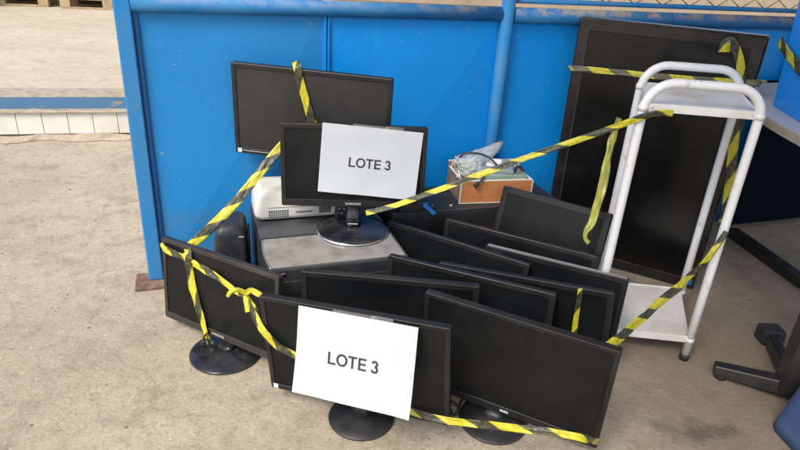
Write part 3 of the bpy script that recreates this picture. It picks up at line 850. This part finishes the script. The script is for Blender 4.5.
# orange box with contents
wb = empty('wooden_box', (0.205, 1.950, 0.2988), R(14), 'open orange wooden box with white edges, full of odds and ends', 'box')
W_, D_, H_ = 0.262, 0.170, 0.082
b = MB(); b.box(0.0, W_, 0.0, 0.008, 0.0, H_, 0.001); b.build('front_panel', M_box, wb)
b = MB(); b.box(0.0, W_, D_ - 0.008, D_, 0.0, H_ + 0.02, 0.001); b.build('back_panel', M_boxside, wb)
b = MB(); b.box(0.0, 0.008, 0.0085, D_ - 0.0085, 0.0, H_, 0.001); b.build('side_panel', M_boxside, wb)
b = MB(); b.box(W_ - 0.008, W_, 0.0085, D_ - 0.0085, 0.0, H_, 0.001); b.build('side_panel', M_boxside, wb)
b = MB(); b.box(0.0085, W_ - 0.0085, 0.0085, D_ - 0.0085, 0.0, 0.006); b.build('floor_panel', M_boxside, wb)
b = MB()
b.box(-0.0015, W_ + 0.0015, -0.0008, 0.009, H_ + 0.0004, H_ + 0.003, 0.0006)
b.box(-0.0035, -0.0005, -0.0025, 0.0055, 0.0, H_, 0.0006); b.box(W_ + 0.0005, W_ + 0.0035, -0.0025, 0.0055, 0.0, H_, 0.0006)
b.box(0.0, W_, -0.0028, -0.0004, 0.0006, 0.003, 0.0005)
b.box(-0.0008, 0.009, 0.0095, D_ - 0.0095, H_ + 0.0004, H_ + 0.003, 0.0006); b.box(W_ - 0.009, W_ + 0.0008, 0.0095, D_ - 0.0095, H_ + 0.0004, H_ + 0.003, 0.0006)
b.box(-0.0008, W_ + 0.0008, D_ - 0.009, D_ + 0.0008, H_ + 0.0204, H_ + 0.023, 0.0006)
b.build('edge_band', M_boxedge, wb)
WM = Matrix.Translation((0.205, 1.950, 0.2988)) @ Matrix.Rotation(R(14), 4, 'Z')
def wpt(x, y, z): return tuple(WM @ Vector((x, y, z)))
t = empty('green_device', wpt(0.158, 0.070, 0.064), R(8), 'flat grey green device lying in the orange box under the bag', 'device')
b = MB(); b.box(-0.085, 0.092, -0.055, 0.055, 0.0, 0.034, 0.006, Matrix.Rotation(R(-3), 4, 'X')); b.build('shell', M_green, t)
b = MB(); b.box(-0.085, 0.045, -0.04, 0.045, 0.0375, 0.060, 0.006, Matrix.Rotation(R(14), 4, 'X') @ Matrix.Rotation(R(-4), 4, 'Z')); lid = b.build('lid', M_greygreen, t)
b = MB(); b.box(-0.050, 0.005, -0.018, 0.036, 0.0602, 0.0612, 0.0004, Matrix.Rotation(R(14), 4, 'X') @ Matrix.Rotation(R(-12), 4, 'Z')); b.build('white_label', M_labelw, lid)
b = MB(); b.box(-0.030, 0.012, -0.036, -0.022, 0.0602, 0.0611, 0.0004, Matrix.Rotation(R(14), 4, 'X') @ Matrix.Rotation(R(-12), 4, 'Z')); b.build('yellow_label', M_olive, lid)
b = MB(); b.box(-0.03, 0.03, -0.002, 0.002, 0.0, 0.05, 0.0005, Matrix.Rotation(R(-12), 4, 'X'))
cd = b.build('folded_card', M_olive); cd.location = wpt(0.045, 0.135, 0.055); cd.rotation_euler.z = R(16)
tag(cd, 'yellow green card standing at the back left inside the orange box', 'card')
b = MB(); b.box(-0.05, 0.05, -0.001, 0.001, 0.0, 0.026, 0.0004, Matrix.Rotation(R(8), 4, 'X') @ Matrix.Rotation(R(5), 4, 'Y'))
cd = b.build('paper_scrap', M_labelw); cd.location = wpt(0.055, 0.150, 0.085); cd.rotation_euler.z = R(14)
tag(cd, 'white paper scrap poking over the back of the orange box', 'paper')
# bubble wrap: crumpled bag
b = MB()
bmesh.ops.create_icosphere(b.bm, subdivisions=5, radius=1.0)
for v in b.bm.verts:
    p = v.co.copy()
    d = 1 + 0.30 * noise.noise(p * 1.6 + Vector((3, 1, 0))) + 0.22 * noise.noise(p * 4.2) + 0.16 * abs(noise.noise(p * 9)) + 0.07 * noise.noise(p * 21)
    q_ = Vector((p.x * 0.052 * d, p.y * 0.045 * d, p.z * 0.038 * d))
    lobe = max(0, p.dot(Vector((0.80, 0.25, 0.62)).normalized())) ** 6      # twisted corner sticking up
    q_ += Vector((0.110, 0.03, 0.058)) * lobe * (0.85 + 0.3 * noise.noise(p * 14))
    v.co = q_
for f in b.bm.faces: f.smooth = True
bg_ = b.build('bubble_wrap', M_bag); bg_.location = wpt(0.050, 0.085, 0.112); bg_.rotation_euler.z = R(14)
tag(bg_, 'crumpled clear bubble wrap heaped on top of the orange box', 'plastic wrap')
def curve_pts(P, n=10):
    out = []
    P = [Vector(p) for p in P]
    for i in range(len(P) - 1):
        p0, p1, p2, p3 = P[max(i - 1, 0)], P[i], P[i + 1], P[min(i + 2, len(P) - 1)]
        for k in range(n):
            t_ = k / n
            out.append(0.5 * ((2 * p1) + (p2 - p0) * t_ + (2 * p0 - 5 * p1 + 4 * p2 - p3) * t_ ** 2 + (3 * p1 - p0 - 3 * p2 + p3) * t_ ** 3))
    out.append(P[-1])
    return out
cb = empty('power_cable', wpt(0.01, 0.10, 0.06), 0, 'dark power cable arching over the orange box', 'cable')
off = Vector(cb.location)
b = MB(); b.tube([p - off for p in curve_pts([wpt(0.012, 0.10, 0.03), wpt(0.010, 0.10, 0.12), wpt(0.035, 0.085, 0.158), wpt(0.10, 0.06, 0.155), wpt(0.145, 0.03, 0.12), wpt(0.175, 0.02, 0.098), wpt(0.225, 0.03, 0.098), wpt(0.245, 0.05, 0.085), wpt(0.248, 0.06, 0.04)])], 0.0036, 8); b.build('cord', M_cable, cb)
b = MB(); b.tube([p - off for p in curve_pts([wpt(0.205, 0.04, 0.10), wpt(0.225, 0.055, 0.115), wpt(0.243, 0.045, 0.10), wpt(0.236, 0.03, 0.07)])], 0.006, 8); b.build('plug', M_rubber, cb)
cb = empty('black_connector', wpt(0.05, -0.010, 0.074), 0, 'short black connector hanging over the front of the orange box', 'cable')
off = Vector(cb.location)
b = MB(); b.tube([p - off for p in curve_pts([wpt(0.09, 0.03, 0.100), wpt(0.07, -0.006, 0.092), wpt(0.052, -0.012, 0.080)])], 0.0035, 8); b.build('cord', M_cable, cb)
b = MB(); b.tube([p - off for p in [Vector(wpt(0.055, -0.012, 0.083)), Vector(wpt(0.042, -0.014, 0.068))]], 0.0075, 10); b.build('plug', M_rubber, cb)
cb = empty('white_cable', wpt(0.245, 0.10, 0.09), 0, 'white cable tip poking up at the right end of the orange box', 'cable')
off = Vector(cb.location)
b = MB(); b.tube([p - off for p in curve_pts([wpt(0.245, 0.10, 0.04), wpt(0.246, 0.10, 0.10), wpt(0.250, 0.10, 0.135)])], 0.0045, 8); b.build('cord', M_cablew, cb)
b = MB(); b.tube([p for p in curve_pts([wpt(-0.006, 0.012, 0.086), wpt(-0.008, 0.010, 0.100), wpt(-0.006, 0.03, 0.110), wpt(-0.006, 0.045, 0.098), wpt(-0.006, 0.035, 0.085)])], 0.0028, 8)
tag(b.build('ring_tie', M_cablew), 'white loop of tie at the left rim of the orange box', 'cable tie')

# ------------------------------------------------------------------ television standing on its short side
tvw, tvh, tvt = 0.585, 0.92, 0.045
tv = empty('television', (0.852, 2.105, 0), R(-27.7), 'large black flat television stood upright on its short side against the gate', 'television')
TL_ = Matrix.Rotation(R(2.4), 4, 'X') @ Matrix.Translation((0, 0, tvh / 2 + 0.002))
q = MB()
bw = 0.042
q.loops([rrect(tvw - 2 * bw, tvh - 2 * bw, 0.002, 0.006), rrect(tvw - 2 * bw, tvh - 2 * bw, 0.002, 0.0015), rrect(tvw - 2 * bw + 0.003, tvh - 2 * bw + 0.003, 0.003, 0.0),
         rrect(tvw - 0.016, tvh - 0.016, 0.006, -0.001), rrect(tvw - 0.003, tvh - 0.003, 0.008, 0.004), rrect(tvw, tvh, 0.009, 0.010), rrect(tvw, tvh, 0.009, tvt - 0.008), rrect(tvw - 0.02, tvh - 0.02, 0.01, tvt)], cap1=True)
q.build('frame', M_tvframe, tv, TL_)
q = MB(); q.loops([rrect(tvw - 2 * bw - 0.0006, tvh - 2 * bw - 0.0006, 0.002, 0.0055), rrect(tvw - 2 * bw - 0.0006, tvh - 2 * bw - 0.0006, 0.002, 0.003)], True, True); q.build('screen', M_tvscreen, tv, TL_)
q = MB(); q.box(-tvw / 2 + bw - 0.0035, -tvw / 2 + bw - 0.0015, -0.0018, 0.0005, -tvh / 2 + bw, tvh / 2 - bw, 0.0005); q.build('frame_trim', M_machine, tv, TL_)
q = MB(); q.loops([rrect(tvw * .8, tvh * .8, 0.04, tvt + .0004), rrect(tvw * .72, tvh * .74, 0.05, tvt + .022)], True, True); q.build('back_cover', M_shell, tv, TL_)
q = MB(); q.box(tvw / 2 - 0.036, tvw / 2 - 0.012, -0.0022, -0.0010, -tvh / 2 + 0.018, -tvh / 2 + 0.045, 0.0003); q.build('sticker', M_stickb, tv, TL_)

# ------------------------------------------------------------------ white tubular cart
ct = empty('tubular_cart', (0.61, 1.556, 0), R(-4.1), 'white tubular steel cart with two shelves standing before the television', 'cart')
cw, cd_ = 0.291, 0.298
def hoop(y):
    pts = [(0, y, 0.012), (0, y, 0.30), (0, y, 0.60), (0, y, 0.755)]
    r_ = 0.072
    for k in range(1, 9):
        a = R(180 - 90 * k / 8); pts.append((r_ + r_ * math.cos(a), y, 0.758 + r_ * math.sin(a)))
    for k in range(0, 9):
        a = R(90 - 90 * k / 8); pts.append((cw - r_ + r_ * math.cos(a), y, 0.758 + r_ * math.sin(a)))
    pts += [(cw, y, 0.60), (cw, y, 0.30), (cw, y, 0.012)]
    return pts
SH = Matrix.Shear('XY', 4, (0, 0))
for y in (0.0, cd_):
    b = MB(); b.tube([(p[0] + (0.07 if y else 0.0), p[1], p[2]) for p in hoop(y)], 0.0122, 14); h_ = b.build('hoop', M_white, ct)
    for x in (0, cw):
        xx = x + (0.07 if y else 0.0)
        b = MB(); b.lathe([(0, 0.0008), (0.0140, 0.0008), (0.0145, 0.020), (0.0124, 0.0205)], 14, (xx, y, 0)); b.build('rubber_foot', M_rubber, h_)
    for k in range(7):
        x = random.uniform(0.08, 0.22) + (0.07 if y else 0.0); a = random.uniform(-0.6, 0.9)
        b = MB(); b.lathe([(0, 0), (random.uniform(0.0012, 0.003), 0.0002), (0, 0.0006)], 7, (x, y - 0.0120 * math.sin(a), 0.83 + 0.0120 * math.cos(a))); b.build('paint_chip', M_chip, h_)
def shelf(z, name):
    q = MB()
    x0, x1, y0, y1 = 0.004, cw - 0.004, -0.006, cd_ + 0.004
    sh = lambda y: 0.07 * y / cd_
    o_ = [(x0 + sh(y0), y0), (x1 + sh(y0), y0), (x1 + sh(y1), y1), (x0 + sh(y1), y1)]
    cxm = sum(p[0] for p in o_) / 4; cym = sum(p[1] for p in o_) / 4
    def ins(d): return [(p[0] + d * (1 if p[0] < (cxm + sh(p[1]) - sh(cym)) else -1), p[1] + d * (1 if p[1] < cym else -1)) for p in o_]
    L_ = lambda d, zz: [(x, y, zz) for x, y in ins(d)]
    q.loops([L_(0.0, z - 0.020), L_(0.0, z), L_(0.0025, z + 0.001), L_(0.006, z - 0.003)], False, True)
    q.loops([L_(0.0008, z - 0.0205), L_(0.0025, z - 0.019), L_(0.0025, z - 0.004)], False, False)
    return q.build(name, M_tray, ct)
for y in (0.0, cd_):
    for x in (0, cw):
        for z in (0.762, 0.072):
            xx = x + (0.07 if y else 0.0); b = MB(); b.tube([(xx, y, z - 0.007), (xx, y, z + 0.007)], 0.0137, 12); b.build('weld_collar', M_tray, ct)
shelf(0.775, 'top_shelf')
shelf(0.085, 'bottom_shelf')
for (x, y) in ((0.02, -0.0075), (cw - 0.02, -0.0075)):
    for z in (0.765, 0.075):
        b = MB(); b.tube([(x, y - 0.001, z), (x, y + 0.001, z)], 0.0028, 8); b.build('rivet', M_badge, ct)

# ------------------------------------------------------------------ table, bin and stool on the right
tb = empty('work_table', (1.30, 1.60, 0), 0, 'grey laminate table with rounded corner and black steel legs at the right edge', 'table')
TT = Matrix.Translation((-1.30, -1.60, 0))
poly = curve_pts([(1.00, 0.95, 0), (1.003, 1.25, 0), (1.012, 1.53, 0), (1.035, 1.75, 0), (1.105, 1.98, 0), (1.20, 2.16, 0), (1.31, 2.28, 0), (1.45, 2.335, 0), (1.62, 2.36, 0)], 6)
poly = [(p.x, p.y) for p in poly] + [(1.95, 2.40), (1.95, 0.95)]
b = MB(); b.prism(poly[::-1], 0.698, 0.7195, 0.0); b.build('edge_band', M_tabedge, tb, TT)
cx = sum(p[0] for p in poly) / len(poly)
poly2 = [(p[0] + 0.004 if p[0] < 1.9 else p[0], p[1] - (0.003 if p[1] > 2.0 else 0)) for p in poly]
b = MB(); b.prism(poly2[::-1], 0.7200, 0.7240, 0.001); b.build('tabletop', M_table, tb, TT)
b = MB()
b.prism([(1.085, 1.352), (1.165, 1.335), (1.180, 1.395), (1.100, 1.412)], 0.03, 0.697, 0.006); b.build('leg', M_steelb, tb, TT)
def bar(p0, p1, w0, w1, z0, z1a, z1b):
    q = MB(); a, c = Vector(p0), Vector(p1); d = (c - a).normalized(); n_ = Vector((-d.y, d.x))
    A = lambda p, w_, z1: [(p.x + n_.x * w_, p.y + n_.y * w_, z0), (p.x - n_.x * w_, p.y - n_.y * w_, z0), (p.x - n_.x * w_ * .75, p.y - n_.y * w_ * .75, z1), (p.x + n_.x * w_ * .75, p.y + n_.y * w_ * .75, z1)]
    q.loops([A(a, w0, z1a), A(c, w1, z1b)], True, True)
    es = list(q.bm.edges); bmesh.ops.bevel(q.bm, geom=es, offset=0.004, segments=2, profile=0.5, affect='EDGES')
    return q
ft = bar((0.952, 1.462), (1.145, 1.372), 0.021, 0.027, 0.018, 0.046, 0.066).build('foot', M_steelb, tb, TT)
b = MB(); b.lathe([(0, 0.001), (0.015, 0.001), (0.016, 0.0175), (0, 0.0176)], 14, (0.975, 1.451, 0)); b.build('glide', M_rubber, ft, TT)
ft = bar((1.150, 1.39), (1.225, 1.66), 0.025, 0.020, 0.014, 0.064, 0.044).build('foot', M_steelb, tb, TT)
b = MB(); b.box(1.192, 1.262, 1.632, 1.690, 0.002, 0.056, 0.008); b.build('glide', M_rubber, ft, TT)
bar((1.16, 1.36), (1.40, 1.29), 0.026, 0.02, 0.018, 0.064, 0.046).build('foot', M_steelb, tb, TT)
b = MB(); b.box(-0.026, 0.026, -0.22, 0.26, 0.006, 0.045, 0.006, Matrix.Translation((1.535, 2.24, 0)) @ Matrix.Rotation(R(8), 4, 'Z')); b.build('foot_bar', M_steelb, tb, TT)
b = MB(); b.box(1.60, 1.66, 2.02, 2.08, 0.002, 0.697, 0.004); b.build('leg', M_steelb, tb, TT)
b = MB(); b.box(2.47, 3.2, -0.075, -0.055, 0.03, 0.69, 0.003); b.build('gate_shade_board', M_gateshade, tb, TT @ Matrix.Translation((-0.853, 1.786, 0)) @ Matrix.Rotation(GA, 4, 'Z'))  # added board: the gate's shade under the table, put into its colour

bn = empty('plastic_bin', (1.093, 1.664, 0.7245), R(-10), 'bright blue plastic bin on the table at the right edge', 'bin')
b = MB()
b.loops([[(0.0, -0.24, 0.0), (0.36, -0.24, 0.0), (0.36, 0.215, 0.0), (0.0, 0.215, 0.0)],
         [(-0.015, -0.255, 0.33), (0.375, -0.255, 0.33), (0.375, 0.23, 0.33), (-0.015, 0.23, 0.33)],
         [(-0.010, -0.25, 0.33), (0.37, -0.25, 0.33), (0.37, 0.225, 0.33), (-0.010, 0.225, 0.33)],
         [(0.006, -0.234, 0.006), (0.354, -0.234, 0.006), (0.354, 0.209, 0.006), (0.006, 0.209, 0.006)]], True, True)
b.build('tub', M_bin, bn)
b = MB()
rim = [(-0.017, -0.257, 0.33), (0.377, -0.257, 0.33), (0.377, 0.232, 0.33), (-0.017, 0.232, 0.33)]
b.tube(rim, 0.008, 8, close=True); b.build('rim', M_bin, bn)

st = empty('plastic_stool', (1.205, 1.135, 0), R(8), 'slate blue rounded plastic stool in the bottom right corner', 'stool')
def rsq(s_, r_, z, n_=7):
    pts = []
    for (sx, sy, a0) in ((1, 1, 0), (-1, 1, 90), (-1, -1, 180), (1, -1, 270)):
        for k in range(n_):
            a = R(a0 + 90 * k / (n_ - 1)); pts.append((sx * (s_ - r_) + r_ * math.cos(a), sy * (s_ - r_) + r_ * math.sin(a), z))
    return pts
b = MB(); b.loops([rsq(0.168, 0.05, 0.001), rsq(0.165, 0.05, 0.03), rsq(0.156, 0.055, 0.125), rsq(0.152, 0.055, 0.143), rsq(0.142, 0.05, 0.154), rsq(0.12, 0.045, 0.158)], True, True, True); b.build('shell', M_stool, st)
b = MB(); b.loops([rsq(0.11, 0.04, 0.1584), rsq(0.108, 0.04, 0.1605), rsq(0.10, 0.035, 0.1615)], True, True, True); b.build('seat_pad', M_stool, st)

# ------------------------------------------------------------------ barrier tapes
def ribbon(name_label, pts, width, nrm, mat=None, parent=None, seed=0, crease=0.22, name='barrier_tape', wvar=0.12, twist=None, smooth=8, u0=0.0, slant=0.0, taper=0.0):
    C_ = curve_pts(pts, smooth)
    q = MB()
    rows = []
    us = []
    u = u0
    m_ = 7
    base = Vector(pts[0])
    for i, p in enumerate(C_):
        t_ = (C_[min(i + 1, len(C_) - 1)] - C_[max(i - 1, 0)]).normalized()
        if i: u += (p - C_[i - 1]).length
        us.append(u)
        f = i / (len(C_) - 1)
        n_ = Vector(nrm if not isinstance(nrm, list) else Vector(nrm[0]).lerp(Vector(nrm[1]), f)).normalized()
        wd = n_.cross(t_).normalized()
        nn = t_.cross(wd).normalized()
        if twist:
            a = R(twist[0] + (twist[1] - twist[0]) * f)
            wd, nn = wd * math.cos(a) + nn * math.sin(a), nn * math.cos(a) - wd * math.sin(a)
        ww = width * (1 - taper * max(0, f - 0.72) / 0.28) * (1 + wvar * noise.noise(Vector((u * 14, seed, 0.5))))
        row = []
        for j in range(m_):
            s_ = j / (m_ - 1) - 0.5
            h_ = width * crease * (0.5 * abs(s_) * 2 * noise.noise(Vector((u * 9, seed + 3, 0))) + 0.55 * noise.noise(Vector((u * 20, s_ * 3 + seed, 1.7))))
            row.append(q.bm.verts.new(p + wd * (s_ * ww) + nn * (h_ + width * 0.10) - base))
        rows.append(row)
    for i in range(len(rows) - 1):
        for j in range(m_ - 1):
            f = q.bm.faces.new((rows[i][j], rows[i][j + 1], rows[i + 1][j + 1], rows[i + 1][j]))
            f.smooth = True
            for lp, (a, c_) in zip(f.loops, ((i, j), (i, j + 1), (i + 1, j + 1), (i + 1, j))):
                lp[q.uv].uv = (us[a], (c_ / (m_ - 1) - .5) * width)
    o_ = q.build(name, mat or M_tape)
    md = o_.modifiers.new('film', 'SOLIDIFY'); md.thickness = 0.0006; md.offset = 0
    o_.location = base
    if parent:
        o_.parent = parent
        o_.location = base - parent.location
    else:
        tag(o_, name_label, 'barrier tape', 'yellow and black barrier tapes')
    return o_
cb = empty('loose_cable', (0.17, 1.27, 0.006), 0, 'thin black power cord on the floor between the two front monitor bases', 'cable')
off = Vector(cb.location)
b = MB(); b.tube([p - off for p in curve_pts([(-0.02, 1.33, 0.006), (0.05, 1.275, 0.006), (0.12, 1.225, 0.006), (0.17, 1.215, 0.010), (0.185, 1.24, 0.014), (0.16, 1.265, 0.012), (0.13, 1.25, 0.018), (0.17, 1.21, 0.010), (0.21, 1.30, 0.006), (0.30, 1.36, 0.006)])], 0.0035, 8); b.build('cord', M_cable, cb)
b = MB(); b.box(-0.03, 0.03, -0.009, 0.009, -0.003, 0.012, 0.003, Matrix.Translation((-0.03, -0.035, 0)) @ Matrix.Rotation(R(-38), 4, 'Z')); b.build('plug', M_rubber, cb)
#TAPES#
TAPES = [
    ('strip of barrier tape hanging down the face of the topmost monitor',
     [(-0.339, 1.812, 0.7761), (-0.3315, 1.7943, 0.7607), (-0.322, 1.7965, 0.7153), (-0.3049, 1.7991, 0.6555), (-0.2873, 1.8017, 0.5938), (-0.2752, 1.8034, 0.5527)], 0.024, (0.09, -1, 0), dict(u0=0.06)),
    ('long barrier tape running from the topmost monitor down to the left end monitor',
     [(-0.3685, 1.77, 0.5405), (-0.4096, 1.74, 0.4898), (-0.4984, 1.65, 0.3784), (-0.568, 1.57, 0.3117), (-0.5995, 1.527, 0.2852), (-0.5963, 1.4991, 0.2772), (-0.5909, 1.492, 0.2131), (-0.5736, 1.4741, 0.1414), (-0.5524, 1.4541, 0.0699), (-0.54, 1.443, 0.033)], 0.027, [(0.2, -1, 0.3), (-0.47, -0.88, 0)], dict(u0=0.02,crease=.45)),
    ('barrier tape tied across the left end monitor and knotted at the front monitor corner',
     [(-0.6935, 1.5634, 0.2601), (-0.6832, 1.5483, 0.2668), (-0.606, 1.5054, 0.2571), (-0.5067, 1.45, 0.243), (-0.4306, 1.4033, 0.2248), (-0.3896, 1.335, 0.2507), (-0.3574, 1.27, 0.2549), (-0.3225, 1.2251, 0.2313), (-0.2827, 1.2182, 0.1915), (-0.228, 1.2022, 0.1684)], 0.022, (-0.3, -0.9, 0.1), dict(u0=0.03,crease=.5)),
    ('barrier tape stretched along the bottom of the front right monitor',
     [(0.0475, 1.1247, 0.0954), (0.0858, 1.1103, 0.0961), (0.1347, 1.0927, 0.101), (0.2053, 1.09, 0.1001), (0.2777, 1.05, 0.1317), (0.3591, 1.02, 0.1524), (0.4298, 1.0, 0.1604), (0.5, 1.0887, 0.0704)], 0.018, (-0.2, -0.9, 0.35), dict(u0=0.05,crease=.45)),
    ("barrier tape slanting from the front right monitor up to the cart's right front leg",
     [(0.4712, 1.11, 0.3151), (0.5081, 1.15, 0.3135), (0.6231, 1.28, 0.3074), (0.7418, 1.4, 0.3197), (0.834, 1.48, 0.3525), (0.8767, 1.505, 0.3987), (0.8988, 1.515, 0.4446)], 0.022, (0.1, -1, 0.3), dict(u0=0.0,crease=.5,twist=(-25,20))),
    ('long barrier tape pulled tight from the upper monitor to the left legs of the cart',
     [(-0.1073, 1.698, 0.3519), (-0.0041, 1.69, 0.3926), (0.168, 1.66, 0.4872), (0.3275, 1.63, 0.5759), (0.4632, 1.6, 0.6497), (0.563, 1.565, 0.7105), (0.6043, 1.53, 0.7438), (0.6356, 1.52, 0.7588), (0.6732, 1.52, 0.7612)], 0.017, (0, -1, 0.5), dict(u0=0.055,crease=.45,twist=(-20,40))),
    ('olive barrier tape end hanging loose from the left back leg of the cart',
     [(0.6441, 1.82, 0.6683), (0.6322, 1.8, 0.6229), (0.6212, 1.77, 0.5743), (0.6119, 1.74, 0.5326), (0.6096, 1.73, 0.4844), (0.5944, 1.7, 0.4265), (0.5849, 1.685, 0.3757), (0.5708, 1.68, 0.3466), (0.5704, 1.675, 0.325), (0.5841, 1.67, 0.3113)], 0.025, (-0.1, -1, 0), dict(mat=M_tapep,crease=.8,wvar=.5,taper=.75,twist=(-30,45))),
    ('barrier tape wrapped across the upper part of the television',
     [(0.5942, 2.275, 0.7352), (0.5839, 2.2084, 0.7463), (0.6831, 2.156, 0.7514), (0.801, 2.0939, 0.7567), (0.9257, 2.0281, 0.7638), (1.0422, 1.9665, 0.7736), (1.1034, 1.934, 0.7809), (1.1669, 2.03, 0.7688)], 0.021, (-0.46, -0.88, 0), dict(mat=M_tapeo,u0=.0)),
    ('barrier tape hanging down the right side of the television behind the cart',
     [(0.9852, 1.9741, 0.8625), (0.9833, 1.9717, 0.8872), (0.9973, 1.9662, 0.8949), (1.0252, 1.9624, 0.8576), (1.0533, 1.9531, 0.7896), (1.0588, 1.9543, 0.7517), (1.0703, 1.9528, 0.6548), (1.0899, 1.9472, 0.5556), (1.1077, 1.9428, 0.452), (1.1254, 1.9395, 0.3247), (1.1264, 1.9402, 0.2977)], 0.031, (-0.3, -1, 0), dict(crease=.3,u0=.04,wvar=.3)),
    ('short vertical strip of barrier tape over the top edge of a dark monitor',
     [(0.4942, 1.4013, 0.3037), (0.4906, 1.3901, 0.3009), (0.4935, 1.3946, 0.2545), (0.498, 1.3985, 0.1974), (0.5045, 1.4028, 0.1283)], 0.014, (-0.37, -0.92, 0), dict(u0=.055)),
    ('barrier tape stuck across the bright blue bin',
     [(1.1215, 1.9249, 0.914), (1.1112, 1.8585, 0.8878), (1.0966, 1.7696, 0.8672), (1.0769, 1.649, 0.8392)], 0.03, (-1, -0.1, 0), dict(u0=.06)),
]
for (lab_, p_, w_, n_, e_) in TAPES: ribbon(lab_, p_, w_, n_, seed=len(lab_) * 1.7, **e_)
TUFTS = [
    ('bow of yellow tape ends at the knot between the left and front monitors', [([(-0.381, 1.325, 0.2665), (-0.3997, 1.32, 0.2802), (-0.419, 1.315, 0.2787), (-0.4288, 1.31, 0.2631)], 0.014), ([(-0.3848, 1.32, 0.2693), (-0.3659, 1.31, 0.2886), (-0.3457, 1.3, 0.2873), (-0.3307, 1.3, 0.2795)], 0.014), ([(-0.3865, 1.325, 0.2601), (-0.356, 1.285, 0.2573), (-0.3407, 1.27, 0.2323), (-0.3318, 1.262, 0.2173)], 0.018), ([(-0.3903, 1.32, 0.2629), (-0.3834, 1.31, 0.2454), (-0.3765, 1.3, 0.228)], 0.012)]),
    ('frayed yellow tape end at the bottom of the left end monitor', [([(-0.5414, 1.4424, 0.0508), (-0.5273, 1.37, 0.0791), (-0.5304, 1.36, 0.0692)], 0.01), ([(-0.5379, 1.4403, 0.0491), (-0.5137, 1.37, 0.0734), (-0.5103, 1.365, 0.0603)], 0.01), ([(-0.5415, 1.4421, 0.0475), (-0.5022, 1.37, 0.0776), (-0.4917, 1.37, 0.0683)], 0.008)]),
]
for (lab_, rs_) in TUFTS:
    t = empty('tape_tuft', rs_[0][0][0], 0, lab_, 'barrier tape', 'yellow and black barrier tapes')
    for k, (p_, w_) in enumerate(rs_): ribbon('', p_, w_, (-0.3, -0.9, 0.2), parent=t, seed=k * 2.3, crease=1.0, wvar=0.5, name='tape_end', u0=0.0)
